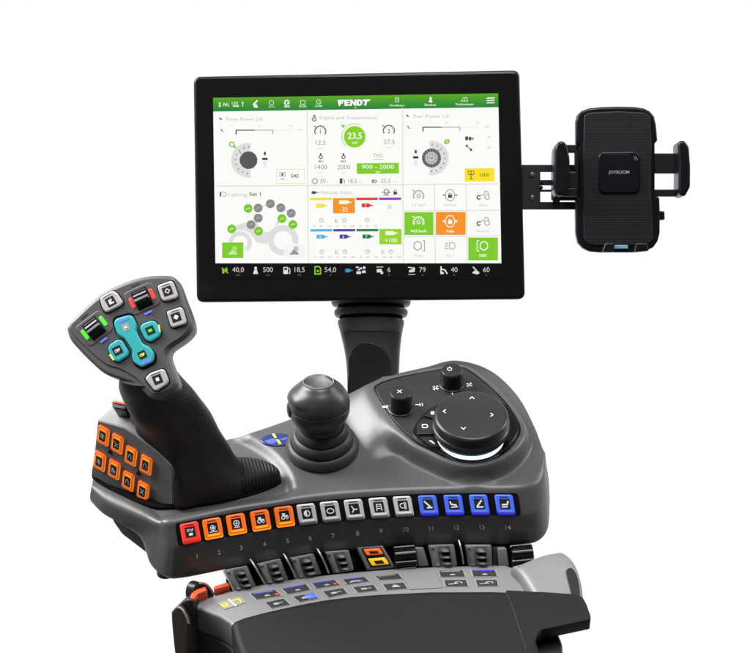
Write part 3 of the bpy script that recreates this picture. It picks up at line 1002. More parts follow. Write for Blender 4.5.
head_key('silver_key', [(145.6, 379.3), (150.6, 373.6), (163, 369.2), (165.6, 370.8), (169.8, 381.6), (167.5, 385.4), (157.6, 391.6), (155, 391)], 2.2, 0.0042, 'silverhead', 'square', (158.5, 380), (4.2, -1.7), (1.7, 4.2), 'greyprint', [(152, 376), (161, 372.4)])
head_key('teal_key', [(140.4, 329), (143, 324.5), (153, 320.8), (157, 322.4), (161.8, 332), (160.8, 336.6), (151.8, 342.4), (146.4, 340.8)], 3.4, 0.0046, 'teal', 'word2', (151.3, 331.2), (3.9, -1.7), (1.7, 3.7), 'greenled')
head_key('teal_key', [(108.4, 350), (110, 345.5), (118.6, 339.8), (123, 340.8), (130, 352.6), (128.4, 356.6), (118.6, 362.6), (113.6, 360.6)], 3.4, 0.0046, 'teal', 'word', (118.6, 351.2), (4, -2.1), (2.1, 3.8), 'white')
DB = [(114.6, 323.5), (117, 319.3), (129.7, 315.6), (133.9, 317), (137.9, 325.6), (137, 331.5), (143.7, 344.5), (150.8, 347.8), (155.4, 354), (154.1, 361.8), (141.9, 367.8), (134.6, 363), (132.6, 357.4), (133.6, 351.5), (125.6, 339), (118, 335)]
ko = head_key('teal_rocker', DB, 3.0, 0.0046, 'teal', 'word2', (126.9, 328), (3.3, -1.5), (1.5, 3.2), 'silver', win='edge')
d = Draw(HP, 0.0049)
d.frame((143.3, 355.5), (3.6, -1.7), (1.7, 3.4)); d.rect(-1, -1, 1, 1, 'window', 0, .1); d.frame((143.3, 355.5), (3.2, -1.5), (1.5, 3)); d.off = 0.0052; glyph(d, 'word', 'lime')
d.build('icon', ko)
for a, b in (((121, 322.2), (129, 318.6)), ((143.6, 364.2), (151.4, 360.4))):
    d = Draw(HP, 0.0049); d.line([a, b], 2.6, 'blueled'); d.build('blue_mark', ko)
for a, b, w_ in (((159.8, 326), (161, 332), 1.3), ((111.2, 355.6), (114.6, 360.3), 1.6)):
    d = Draw(HP, 0.0049); d.line([a, b], w_, 'lime'); d.build('lit_edge', joy)

def thumbwheel(c, u, l1, l2, led, mark, blk):
    """u: half vector along the wheel's axis; wheel turns across it"""
    c = V(c); u = V(u); v = V((-u.y, u.x)).normalized() * 8.8
    hs = MB()
    hs.slab(HP, rpoly(quad(c, u * 2.0, v * 1.42), 5), 0.0008, 0.0018, 'head', 0.0007, 3)
    hs.slab(HP, rpoly(quad(c, u * 1.06, v * 1.1), .8), 0.0012, 0.0024, 'gap', 0.0003, 1)
    ho = hs.build('wheel_housing', joy)
    wm = MB()
    a0, a1 = HP(*(c - u)), HP(*(c + u))
    ax = (a1 - a0).normalized()
    mid = (a0 + a1) / 2 - HP.N * 0.0035
    vv = HP.N.cross(ax)
    for (s0, s1) in ((0.0, 1.0),):
        rings = []
        nseg = 64
        for s_ in (-1, -.9, .9, 1):
            rr_ = 0.0103 if abs(s_) < 1 else 0.0095
            rings.append([mid + ax * ((a1 - a0).length / 2 * s_) + (HP.N * math.cos(t) + vv * math.sin(t)) * (rr_ - (0.0007 if k % 6 == 0 else 0)) for k, t in enumerate([2 * math.pi * j / nseg for j in range(nseg)])])
        wm.loft(rings, 'gloss')
    # the flat finger ledge across the wheel
    wm.box([mid + ax * (s_ * (a1 - a0).length * .49) + HP.N * n_ + vv * k_ for n_, k_ in ((0.0112, 0), (0.0095, 0)) for s_, k_ in ((-1, 0.0005), (1, 0.0005), (1, -0.0018), (-1, -0.0018))], 'lever', 0.0003)
    wm.build('thumbwheel', joy, 30)
    ld = MB()
    for q in (l1, l2):
        ld.slab(HP, rpoly(quad(q, u * .25, v * .62), 1.4), 0.0012, 0.0024, led, 0.0006, 3)
    ld.build('light_strip', joy)
    d = Draw(HP, 0.0021); d.line([V(mark) - u * .45, V(mark) + u * .45], 1.9, 'blueled'); d.build('blue_mark', joy)
    d = Draw(HP, 0.0015); d.line([V(blk) - u * .5, V(blk) + u * .5], 1.0, 'ink'); d.build('black_mark', joy)
thumbwheel((94.6, 328.7), (6.2, -4.7), (85.6, 335.0), (103.5, 321.4), 'greenled', (104.2, 340.4), (84.8, 316.8))
thumbwheel((142.5, 298.9), (7.0, -3.2), (132.6, 303.4), (152.4, 294.3), 'redled', (148.6, 313), (135.6, 285.3))

# ================================================================== DISPLAY
DP = Plane(at(360, 186, 0.065), -F)
disp = thing('display', 'wide black touchscreen terminal lit with a green and white tractor menu on a ribbed stand', 'monitor', at(372, 395, 0.105))
fr = MB()
OUT = rpoly([(193.4, 76.3), (519.6, 69.8), (525.2, 299.2), (196.6, 302.3)], 7.5, 7)
fr.slab(DP, OUT, -0.030, 0.0, 'bezel', 0.003, 5, low=0.008)
fr_o = fr.build('frame', disp, 30)
gl = MB()
INN = rpoly([(196.2, 79), (516.9, 72.7), (522.3, 296.6), (199.3, 299.6)], 5.5, 6)
gl.slab(DP, INN, -0.001, 0.0005, 'gloss', 0.0004, 2)
scr_o = gl.build('screen', disp)

# corners of the lit area
def LX(y): return lerp(213.1, 215.7, (y - 98) / 180)
def RX(y): return lerp(498.2, 501.6, (y - 93.4) / 185)
def EY(x, yl, yr): return lerp(yl, yr, (x - 214) / 286)
UI = lambda: Draw(DP, 0.0008)
G1, G2, G3 = lit(150, 150, 152), lit(188, 188, 190), lit(222, 222, 222)
DK, W = lit(78, 78, 80), lit(250, 251, 248)
GRN, ORG, WH = lit(128, 205, 38), lit(246, 148, 30), lit(255, 255, 255)

d = UI()
d.poly([(LX(111), 111.4), (RX(107), 107.0), (RX(264), 263.6), (LX(264), 263.6)], W, -1)
d.build('menu_page', scr_o)
d = UI()
hc = [(88, 166, 34), (80, 160, 36), (68, 154, 40), (56, 148, 46), (48, 140, 52), (46, 134, 58)]
for i in range(6):
    a, b = i / 6, (i + 1) / 6
    y0l, y1l = lerp(97.8, 111.6, a), lerp(97.8, 111.6, b); y0r, y1r = lerp(93.3, 107.2, a), lerp(93.3, 107.2, b)
    d.poly([(LX(y0l), y0l), (RX(y0r), y0r), (RX(y1r), y1r), (LX(y1l), y1l)], lit(*hc[i]), 0)
hy = lambda x: EY(x, 104.8, 100.2)
HW = lit(214, 236, 206)
def hicon(x, k):
    y = hy(x)
    if k == 'bt': d.line([(x - 1, y - 2), (x + 1, y + 1), (x, y + 2.4), (x, y - 2.4), (x + 1, y - 1), (x - 1, y + 1.6)], .6, HW, 1)
    if k == 'wave': d.line([(x - 3, y + 1.5), (x - 2, y - 1.5), (x, y + 1.5), (x + 1, y - 1.5), (x + 3, y + 2)], .8, HW, 1)
    if k == 'lte': d.text('LTE', x - 1, y - 1.3, 2.4, HW, 1, .03, width=6); d.rect(x - 3, y + .8, x + 3, y + 2.4, HW, 1)
    if k == 'pin': d.disc(x, y - 1.6, 1, HW, 1); d.line([(x, y - 1), (x, y + 2.2)], .8, HW, 1)
    if k == 'sat': d.line([(x - 2.2, y + .4), (x + 1.6, y - 3.4)], 1.4, WH, 1); d.poly([(x - 2.6, y), (x + 1, y), (x + 2.6, y + 3.4), (x - 1.4, y + 3.4)], WH, 1)
    if k == 'cloud': d.arc(x, y - 1.2, 1.9, 2.5, 0, 360, HW, 1); d.text('12°C', x, y + 2.8, 1.7, HW, 1, .02, width=6)
    if k == 'globe': d.arc(x, y - 1, 1.6, 2.8, 100, 330, WH, 1); d.poly([(x, y - 1), (x + 3.4, y - 1.4), (x + 1, y + 1.4)], WH, 1); d.text('GPS', x, y + 2.8, 1.9, WH, 1, .03, width=5.6)
    if k == 'cal': d.line([(x - 2.2, y - 2.6), (x + 2.2, y - 2.6), (x + 2.2, y + .8), (x - 2.2, y + .8)], .6, HW, 1, True); d.text('25.06.', x, y + 2.8, 1.9, HW, 1, .03, width=8)
    if k == 'clock': d.arc(x, y - 1.2, 1.9, 2.5, 0, 360, HW, 1); d.line([(x, y - 2.4), (x, y - 1.2), (x + 1, y - 1)], .5, HW, 1.5); d.text('12:30', x, y + 2.8, 1.9, HW, 1, .03, width=7.4)
for x, k in ((219.7, 'bt'), (226, 'wave'), (236, 'lte'), (242.7, 'pin'), (255.6, 'sat'), (271.6, 'cloud'), (287, 'globe'), (302.8, 'cal'), (318.8, 'clock')): hicon(x, k)
# the maker's lettering in the middle of the bar
d.frame((337.4, 99.9), (6.3, -0.1), (-.2, 6.1))
L = [(0, [(0, 0), (1.12, 0), (1.04, .28), (.66, .28), (.63, .38), (.94, .38), (.87, .62), (.57, .62), (.45, 1), (.27, 1)]),
     (1.14, [(0, 0), (.85, 0), (.85, .24), (.34, .24), (.34, .38), (.78, .38), (.78, .6), (.34, .6), (.34, .76), (.85, .76), (.85, 1), (0, 1)]),
     (2.06, [(0, 0), (.3, 0), (.66, .55), (.66, 0), (.95, 0), (.95, 1), (.66, 1), (.3, .45), (.3, 1), (0, 1)]),
     (3.08, [(0, 0), (.6, 0), (.9, .25), (.9, .75), (.6, 1), (0, 1)]),
     (4.02, [(0, 0), (1.24, 0), (1.1, .28), (.74, .28), (.56, 1), (.24, 1), (.38, .28), (0, .28)])]
for ox, p in L: d.poly([(ox + a, b) for a, b in p], WH, 2)
d.poly([(3.4, .27), (3.6, .27), (3.68, .36), (3.68, .64), (3.6, .73), (3.4, .73)], lit(62, 150, 44), 3)
d.frame()
d.disc(355.4, 107.6, .7, HW, 1)
for x, t, w, k in ((397, 'Grubbern', 15, 'doc'), (430.6, 'Becker', 12, 'man'), (464.3, 'Tankenhain', 18.5, 'field')):
    y = hy(x)
    d.text(t, x, y + 3.4, 2.0, HW, 1, .03, width=w)
    if k == 'doc': d.line([(x - 1.5, y - 4), (x + 1.5, y - 4), (x + 1.5, y), (x - 1.5, y)], .6, HW, 1, True); d.line([(x - .9, y - 2), (x + .9, y - 2)], .5, HW, 1)
    if k == 'man': d.disc(x, y - 3, 1.3, WH, 1); d.poly([(x - 2, y + 1), (x - 1, y - 1.6), (x + 1, y - 1.6), (x + 2, y + 1)], WH, 1)
    if k == 'field': d.line([(x - 3, y + .4), (x - 1, y - 3), (x + 2.6, y - 3.4), (x + 3, y + .4)], .6, HW, 1, True); d.line([(x, y), (x + .8, y - 3)], .5, HW, 1)
for k in (-2.4, 0, 2.4): d.line([(487, hy(490) + k + .1), (494.2, hy(490) + k - .1)], 1.1, lit(240, 248, 236), 1)
d.build('header_bar', scr_o)

d = UI()
d.poly([(LX(263), 263.2), (RX(263), 263.2), (RX(278), 278.6), (LX(278), 278.6)], lit(4, 4, 5), 0)
SW, SG = lit(222, 222, 222), lit(140, 200, 40)
yb = 270.3
for x, t in ((238.2, '40,0'), (268, '500'), (299.6, '18,5'), (330.4, '54,0'), (389, '6'), (422.5, '79'), (454.2, '40'), (486.3, '60')):
    d.text(t, x, yb - .8, 5.0, lit(205, 205, 205), 1, 0.0)
    d.text({'40,0': 'km/h', '500': 'rpm', '18,5': 'l/ha', '54,0': '%'}.get(t, '%'), x, yb + 4.6, 1.7, lit(120, 120, 120), 1)
d.line([(222, 268), (228, 273)], .9, SG, 1); d.rect(222.4, 268.6, 224.4, 273.4, SG, 1); d.rect(225.4, 267.8, 227.4, 272.4, SG, 1)
d.disc(255.7, 268, 1.4, SW, 1); d.poly([(253.2, 274), (254.4, 269.6), (257, 269.6), (258.2, 274)], SW, 1)
d.rect(283.4, 267, 288, 274, SW, 1, .6); d.line([(288.6, 268), (290, 269), (290, 273.4), (288.6, 273.4)], .7, SW, 1); d.rect(284.2, 268, 287.2, 270, lit(30, 30, 30), 2)
d.line([(315, 266.6), (319, 266.6), (320.6, 268.4), (320.6, 274), (315, 274)], 1.2, SG, 1, True); d.disc(317.8, 271, 1.2, SG, 1)
d.rect(345.4, 268.8, 350, 272.2, lit(50, 160, 210), 1, .5); d.line([(350, 270.5), (352.4, 270.5)], 1, lit(50, 160, 210), 1)
for q in ((356, 266.5, 358.5, 268), (359.5, 267.5, 362, 269.2), (363, 266.4, 365.4, 269), (356.4, 271.4, 361, 274), (362, 270.6, 365.6, 273), (358, 269, 360, 270.5)): d.rect(*q, SW, 1)
d.line([(376.6, 267), (383, 267)], .7, SW, 1); d.rect(376.8, 269, 381.8, 272.4, SW, 1); d.rect(380.6, 271.4, 383, 274, SW, 1)
d.line([(408.4, 267.4), (414.4, 268)], 1, SW, 1); d.poly([(409, 270.4), (415, 267.8), (414.6, 272), (409, 272.4)], SW, 1); d.line([(408.4, 274.4), (415, 274.4)], .6, SW, 1)
d.line([(441, 266.6), (441, 273.6)], 1.4, SW, 1); d.line([(441, 269), (445, 270), (447, 273.6)], 1.3, SW, 1); d.disc(442.6, 273, 1.2, SW, 1)
d.poly([(472, 273), (474.4, 270.6), (478.6, 271.4), (479.4, 273.4), (477, 274.4)], SW, 1); d.line([(473, 267), (476.6, 270.6)], 1.1, SW, 1)
d.build('status_bar', scr_o)

d = UI()
LN = lit(226, 224, 214)
d.line([(307.2, 109.5), (308.4, 263)], 1.0, LN, 0); d.line([(402.4, 108), (403.4, 263)], 1.0, LN, .4)
d.line([(214.6, 186.2), (403, 184.8)], 1.0, LN, .8); d.line([(403, 184.6), (500, 184)], 1.0, LN, 1.2)
d.line([(434.4, 184.6), (435.2, 263)], 1, LN, 1.6); d.line([(466, 184.4), (467, 263)], 1, LN, 2)
d.line([(403.2, 211), (500.2, 210.2)], 1, LN, 2.4); d.line([(403.4, 236.8), (500.6, 236)], 1, LN, 2.8)
d.build('tile_lines', scr_o)

def lift_tile(name, ox, oy, mirror, title, tw):
    d = UI(); d.off = 0.0010
    X = lambda v: ox + v
    Y = lambda v: oy + v
    d.poly([(X(-1.8), Y(-1.6)), (X(.6), Y(-.8)), (X(1.8), Y(1.4)), (X(-.4), Y(.6))], DK); 
    d.text(title, X(6), Y(0), 3.6, G2, 0, 0, align='l', width=tw)
    y2 = Y(11.2)
    d.poly([(X(-1), y2 - 1.6), (X(2), y2 - .6), (X(1.4), y2 + .8)], DK); d.line([(X(1), y2 + .8), (X(3), y2 + 1.6)], .8, G1)
    x0, x1 = X(15.6), X(52.4)
    d.line([(x0, y2 + 4), (x0, y2), (X(34), y2)], 1.15, DK, 0); d.line([(X(34), y2), (x1, y2), (x1, y2 + 3.6)], .8, G1, .5); d.line([(x1, y2), (X(70), y2)], .4, G3, .8)
    for x, t in ((X(11), '0'), (X(39), '50'), (X(70), '100')): d.text(t, x, y2 - 4.6, 1.8, G2)
    d.text('mm', X(79.5), y2 - .6, 1.9, G1)
    return d
d = lift_tile('front', 220.6, 119.0, False, 'Front Power Lift', 36.5)
cx, cy = 248.6, 160.2
d.arc(cx, cy, 8.6, 17.4, 82, 278, G3)
for a in range(95, 275, 22):
    t = math.radians(a); d.rect(cx + 13.2 * math.cos(t) - .7, cy + 13.2 * math.sin(t) - .8, cx + 13.2 * math.cos(t) + .7, cy + 13.2 * math.sin(t) + .8, G1, 1)
d.poly([(cx + (9.2 if i % 2 else 8.5) * math.cos(i * math.pi / 24), cy + (9.2 if i % 2 else 8.5) * math.sin(i * math.pi / 24)) for i in range(48)], lit(86, 86, 88), 1)
d.arc(231.9, 144.4, 1.7, 2.9, 0, 360, GRN, 1); d.poly([(233, 147.3), (234.8, 145.2), (237, 148.8)], GRN, 1); d.poly([(239, 151.4), (241.6, 152.6), (240.4, 154.4)], GRN, 2)
d.rect(263.8, 151.8, 266, 155.2, DK); d.rect(262.2, 157.8, 267.6, 160, lit(60, 60, 62)); d.rect(263.2, 161.5, 266.4, 167.2, lit(232, 232, 232)); 
d.line([(276.6, 169.5), (304.6, 169.1), (304.8, 183.2), (276.8, 183.5)], .7, lit(240, 232, 150), 0, True)
d.line([(279.8, 172.6), (285, 172.6), (285, 176.4), (279.8, 176.4)], .6, G1, 0, True); d.rect(281.4, 173.4, 283.4, 175.6, DK, 1); d.line([(281, 179), (284.4, 179)], .7, DK)
d.text('540', 294.8, 175.8, 3.8, DK, 0, .01)
d.build('front_lift_tile', scr_o)

d = lift_tile('rear', 407.4, 116.0, True, 'Rear Power Lift', 36)
cx, cy = 431.4, 158.0
d.arc(cx, cy, 8.6, 17.4, -98, 98, G3)
for a in range(-86, 95, 22):
    t = math.radians(a); d.rect(cx + 13.4 * math.cos(t) - .7, cy + 13.4 * math.sin(t) - .8, cx + 13.4 * math.cos(t) + .7, cy + 13.4 * math.sin(t) + .8, G1, 1)
d.disc(cx, cy, 9.5, lit(88, 88, 90), 1, 40)
for i in range(18):
    t = math.radians(i * 20); d.line([(cx + 6.5 * math.cos(t), cy + 6.5 * math.sin(t)), (cx + 8.6 * math.cos(t), cy + 8.6 * math.sin(t))], .35, G2, 2)
d.disc(cx, cy, 6.2, lit(196, 196, 197), 2, 32); d.arc(cx, cy, 3.8, 4.6, 0, 360, G1, 3); d.line([(cx - 1.4, cy - .4), (cx, cy + .5), (cx + 1.4, cy - .4)], .7, DK, 3)
d.poly(ell(446.8, 141.6, 3.1, 2.4, 20, -.5), GRN, 1); d.disc(447, 141.5, .9, WH, 2); d.poly([(436.4, 150.6), (439.6, 148.8), (439, 151.6)], GRN, 3)
d.rect(414.6, 150, 416.8, 153.4, DK); d.rect(413, 156.2, 418.4, 158.6, lit(60, 60, 62)); d.rect(414, 160, 417.2, 166, lit(232, 232, 232))
d.poly(ell(466.6, 138.4, 1.7, 2.2, 14), DK); d.poly(ell(470, 138.6, 1.5, 2, 14), DK); d.rect(471.8, 137.4, 473.8, 139.8, G1)
d.line([(466, 145.6), (471.6, 150.2)], 1.1, G1); d.rect(465.6, 144.8, 467.8, 146.8, DK, 1); d.rect(469.8, 148.6, 472, 151, DK, 1)
for y, t in ((137, '50'), (147.6, '100')): d.text(t, 488.6, y, 1.9, G1)
d.poly([(464.5, 168.3), (494.2, 168.0), (494.5, 181.4), (464.7, 181.7)], lit(250, 225, 42))
d.line([(468.2, 171), (473.8, 171), (473.8, 174.6), (468.2, 174.6)], .6, DK, 1, True); d.line([(471, 171), (471, 178.6)], .8, DK, 2); d.line([(469.6, 178.8), (472.8, 178.8)], .7, DK, 1)
d.text('1000', 484.4, 174.8, 3.6, lit(96, 86, 20), 1)
d.build('rear_lift_tile', scr_o)

d = UI(); d.off = 0.0010
d.arc(314.4, 119.4, 1.2, 2, 0, 360, DK, 0, 14); d.rect(313.4, 115, 315.4, 117.2, DK); d.arc(314.4, 119, 2.0, 2.6, 20, 340, G1, 1)
d.text('Engine and Transmission', 319.6, 117.5, 3.6, G2, 0, 0, align='l', width=57.5)
def gauge(x, y, t, col, r=6):
    d.arc(x, y, r - .9, r, 150, 390, col); 
    for a in range(160, 390, 28):
        q = math.radians(a); d.line([(x + (r - 2) * math.cos(q), y + (r - 2) * math.sin(q)), (x + r * math.cos(q), y + r * math.sin(q))], .5, col, .5)
    d.poly([(x - r - .8, y - r + .4), (x - r + .6, y - r + .2), (x - 2.6, y - 2.2)], col, 1)
    if t: d.text(t, x, y + .1, 4.2, col, 1, .01)
gauge(320.3, 131.4, '1', DK); d.text('12,5', 320.7, 142.4, 4.8, G1); d.text('km/h', 320.6, 147.9, 1.8, G2)
gauge(388.8, 130.8, '2', DK); d.text('27,5', 389.2, 141.6, 4.8, G1); d.text('km/h', 389, 147.2, 1.8, G2)
d.disc(354.7, 136.8, 10.8, lit(136, 208, 40), 1, 48); d.arc(354.7, 136.8, 12.4, 13.5, 130, 300, lit(196, 230, 150), 1); d.poly([(341, 124.6), (345.4, 125), (343, 128.4)], GRN, 2)
d.text('23,5', 354.8, 135.6, 6.2, WH, 2, .01); d.text('km/h', 354.8, 142.6, 2.0, WH, 2, .02)
for x, t, k in ((320.8, '1400', 'MIN'), (343.5, '2000', 'MAX')):
    d.arc(x, 157, 1.2, 2.1, 0, 360, DK, 0, 14); d.rect(x - .8, 153.2, x + .8, 155.4, DK); d.text(k, x, 161.3, 1.8, DK, 0, .02); d.text(t, x + .3, 166.9, 4.8, G1); d.text('rpm', x, 172.4, 1.6, G2)
d.text('TMS', 377.7, 155.6, 3.8, GRN); d.line([(372.4, 159.6), (382.8, 159.4)], .6, GRN); 
d.poly([(356.7, 163.4), (398.8, 162.8), (399, 173.4), (356.9, 174)], GRN)
d.text('900 - 2000', 377.8, 166.6, 4.2, WH, 1, 0, width=32); d.text('rpm', 377.8, 171.8, 1.9, WH, 1, .02)
d.arc(315, 181.2, 2, 3, 0, 360, G1); d.text('30', 322.8, 181, 4.3, G1); d.text('%', 327.6, 182.2, 2, G2)
d.rect(339.6, 178.4, 342.4, 183.6, DK); d.line([(343, 179), (344.4, 180), (344.4, 183.4)], .6, DK); d.text('18,5', 352.6, 180.8, 4.3, G1); d.text('l/h', 360.4, 181.8, 1.9, G2)
d.rect(371.6, 179.6, 374.6, 183, G1); d.line([(375, 180), (377, 181.2), (375, 183)], .7, DK); d.text('25,5', 385.6, 180.6, 4.3, G1); d.text('l/ha', 395, 181.6, 1.9, G2)
d.build('engine_tile', scr_o)

d = UI(); d.off = 0.0010
d.rect(219.8, 192, 221.4, 196.4, DK); d.arc(224.2, 194.2, 1.6, 2.3, -90, 90, G1); d.line([(222.4, 192), (224.4, 192)], .6, G1); d.line([(222.4, 196.4), (224.4, 196.4)], .6, G1)
d.text('Lighting,', 228.4, 194.4, 3.7, G2, 0, 0, align='l', width=19.6); d.text('Set 1', 249.4, 194.0, 3.7, lit(60, 60, 62), 0, .012, align='l', width=11.4)
TR = lit(222, 222, 223)
d.poly([(232, 227.5), (243, 223), (256, 221), (262, 231), (268, 232.5), (274, 228), (277, 221), (281, 217), (284, 219), (276, 226), (270, 234), (267, 244), (257, 242.5), (250, 233), (244, 230.2), (236, 230.5), (230, 233)], TR)
d.arc(240.2, 242.8, 7.2, 11.6, 180, 410, TR, .5); d.arc(283.2, 240.2, 9.2, 15.4, 80, 374, TR, .5)
d.line([(258.2, 208.1), (270.4, 203.8), (280.8, 207.8), (291.3, 213.3)], 1.2, TR, 1); d.line([(258.2, 208), (251, 224.7)], .8, TR, 1.5)
NG = lit(138, 138, 140)
for x, y in ((258.2, 208.1), (270.4, 203.8), (280.8, 207.8), (291.3, 213.3), (258.3, 218.1), (251.1, 224.7)):
    d.disc(x, y, 4.45, NG, 3); d.line([(x - 2, y + 1.2), (x, y - 1), (x + 2, y - .4)], .7, lit(180, 180, 182), 4)
for x, y in ((248.2, 208.5), (231.8, 229), (258.6, 231.1), (282, 218.6), (292.9, 224.5)):
    d.disc(x, y, 4.45, lit(122, 200, 40), 3); d.line([(x - 2, y + 1), (x + .4, y - .6), (x + 2, y)], 1.0, lit(196, 236, 150), 4)
d.rect(222.2, 242.5, 243.5, 258, lit(124, 204, 44), 5)
def road(x, y, c, lv):
    d.poly([(x - 5, y + 4), (x - 1, y - .8), (x + 3.4, y + 1.6), (x + 4.6, y + 4)], c, lv); d.arc(x + 1.6, y - 1.8, 1.7, 2.5, 0, 360, c, lv, 16); d.disc(x + 1.6, y - 1.8, .9, c, lv)
road(233, 250.6, lit(196, 236, 150), 6)
d.rect(284, 245, 304.4, 257.6, lit(243, 243, 243), 5); road(294.4, 250.6, G1, 6)
d.build('lighting_tile', scr_o)

d = UI(); d.off = 0.0010
d.rect(311.6, 191.2, 316, 194, DK, 0, .6); d.line([(316, 192.6), (318.6, 192.6)], .9, DK)
d.text('Hydraulic Valves', 320.4, 192.4, 3.6, G2, 0, 0, align='l', width=32)
d.arc(386.4, 191.8, 2, 2.8, 0, 360, DK); d.line([(382, 192.4), (390.8, 192.4)], .6, DK, 1); d.line([(383.6, 195.2), (389.2, 195.2)], .6, DK, 1)
d.rect(393.4, 191.6, 397, 194.6, DK); d.arc(395.2, 191.6, 1, 1.6, 180, 360, DK)
CY, CO, CR, CP, CC, CI, CG = lit(242, 222, 70), ORG, lit(214, 54, 50), lit(150, 62, 172), lit(80, 180, 224), lit(76, 62, 160), lit(24, 128, 66)
def bar(x0, x1, y, c): d.poly([(x0, y - 1.2), (x1, y - 1.3), (x1, y + 1.1), (x0, y + 1.2)], c)
def conn(x, y, c, w=9, t=None):
    d.rect(x - w / 2, y - 2, x + w / 2 - 1.2, y + 2, c, 1, .8); d.rect(x + w / 2 - 1.2, y - 1.1, x + w / 2 + .4, y + 1.1, c, 1.3); d.line([(x + w / 2, y), (x + w / 2 + 2.6, y)], .8, c, 1.6)
    if t: d.text(t, x - .6, y, 2.6, lit(245, 245, 245), 2.2, .01)
bar(309.9, 332, 199, CY); bar(356.1, 377.9, 198.9, CR); bar(379.1, 401.1, 198.8, CP)
d.rect(333, 198.1, 354.9, 213.3, CO); conn(344, 202.2, lit(252, 244, 232), 10); d.text('-32', 344, 209.3, 4.3, WH, 1)
conn(320.6, 205.7, CY, 9, '1'); conn(366.2, 205.4, CR, 9, '3')
d.rect(387.6, 205.6, 391.8, 209, G3); d.arc(389.7, 205.6, 1.2, 1.8, 180, 360, G3)
bar(310.5, 332.2, 230.4, CC); bar(333.3, 355.2, 230.3, CI); bar(356.4, 378.2, 230.2, CG)
d.rect(379.4, 229, 401.6, 244.3, lit(150, 212, 50)); conn(390.4, 233.1, lit(244, 250, 230), 10); d.text('+100', 391, 240.2, 4.3, WH, 1)
conn(321, 236.7, CC, 9, '5'); conn(344, 236.6, CI, 9, '6'); conn(367, 236.5, CG, 9, '7')
for x, y in ((321.4, 220.5), (344.4, 220.4), (367.2, 220.2), (321.8, 251.7), (344.8, 251.6), (367.6, 251.6), (390.7, 251.6)):
    d.arc(x, y, 1.7, 2.2, 0, 360, G1, 0, 20); d.line([(x, y - 1.2), (x, y), (x + .8, y)], .4, G1, 1)
for x, y in ((336.6, 220.4), (336.8, 251.7), (383, 251.7)): d.line([(x - 1.4, y - 1.8), (x - 1.4, y + 1.8), (x + 1.6, y + 1.8)], .5, G1); d.line([(x - 1, y + 1), (x + 1.2, y - 1.4)], .5, G1, 1)
for y, row in ((226, ((314.4, '50'), (321.4, '60s'), (329, '+20'), (337, '-10'), (344.6, '70s'), (352, '+100'), (360.2, '50'), (367.4, '40s'), (375, '+30'))), (257, ((315, '-10'), (321.8, '120s'), (329.4, '+20'), (338, '15'), (345, '60s'), (352.4, '+100'), (361, '50'), (368, '60s'), (375.6, '+30'), (384, '100'), (391, '30s'), (398.6, '+100')))):
    for x, t in row: d.text(t, x, y, 1.8, G1)
d.build('valve_tile', scr_o)

def shortcut(ci, ri, kind, txt, bg=None):
    d = UI(); d.off = 0.0011
    x = (418.6, 450, 482.8)[ci]; y = (195.2, 221.3, 245.8)[ri]
    c = G1 if not bg else WH; dk = DK if not bg else WH
    if bg:
        q = {(0, 1): (404.4, 212.2, 433.4, 235.1), (1, 1): (435.8, 211.9, 465.5, 234.9), (2, 2): (468.2, 237.6, 497.8, 260.4)}[(ci, ri)]
        d.rect(*q, bg, -.6)
    if kind == 'gauge':
        for r0, r1 in ((5.0, 5.8),): d.arc(x, y + .8, r0, r1, 150, 390, c)
        for a in range(160, 390, 28):
            t = math.radians(a); d.line([(x + 3.6 * math.cos(t), y + .8 + 3.6 * math.sin(t)), (x + 5.4 * math.cos(t), y + .8 + 5.4 * math.sin(t))], .6, c, .6)
        d.poly([(x - 6.6, y - 5), (x - 5, y - 5.4), (x - 2.4, y - 2)], c, 1); d.arc(x, y + .8, 1.2, 2, 0, 360, c, 1, 14)
    if kind == 'lock':
        d.poly([(x, y), (x, y)] and ell(x, y, 5.0, 6.2, 28), c, 0); d.poly(ell(x, y, 4.2, 5.4, 28), bg or W, 1); d.line([(x - 6.8, y), (x - 5, y)], 1.6, c); d.line([(x + 5, y), (x + 6.8, y)], 1.6, c)
        d.rect(x - 2, y - .6, x + 2, y + 2.6, dk, 2); d.arc(x, y - .6, 1.1, 1.7, 180, 360, dk, 2)
    if kind == 'tractor':
        d.arc(x + 4.2, y + 1.8, 2, 2.8, 0, 360, c, 0, 20); d.arc(x - 4, y + 2.2, 1.2, 2.4, 30, 330, dk, 0, 18); d.line([(x - 2.6, y), (x + 1, y - .4), (x + 2, y - 4), (x + 5, y - 3.6), (x + 6, y - .6)], .7, c, 1)
    if kind == 'hex':
        s = -1 if bg else 1
        d.line([(x - s * 1 + 4.2 * math.cos(math.radians(a)), y + 4.6 * math.sin(math.radians(a))) for a in range(30, 390, 60)], .9, c, 0, True)
        d.line([(x + s * 4, y - 5), (x + s * 5.8, y - 5), (x + s * 5.8, y + 5), (x + s * 4, y + 5)], .8, c, 1)
    if kind == 'lamp':
        d.arc(x + 1.8, y, 2.9, 3.6, -90, 90, c); d.line([(x + 1.8, y - 3.2), (x - .6, y - 2.8), (x - .6, y + 2.8), (x + 1.8, y + 3.2)], .7, c, 1)
        for k in (-2.4, 0, 2.4): d.line([(x - 5.2, y + k + .4), (x - 2, y + k)], .7, c, 1)
    d.text(txt, x, y + 9.6, 2.9, c if bg else G2, 1, .01 if bg else 0)
    d.build('shortcut_tile', scr_o)
shortcut(0, 0, 'gauge', '6,2 km/h'); shortcut(1, 0, 'lock', 'Normal'); shortcut(2, 0, 'tractor', 'Auto')
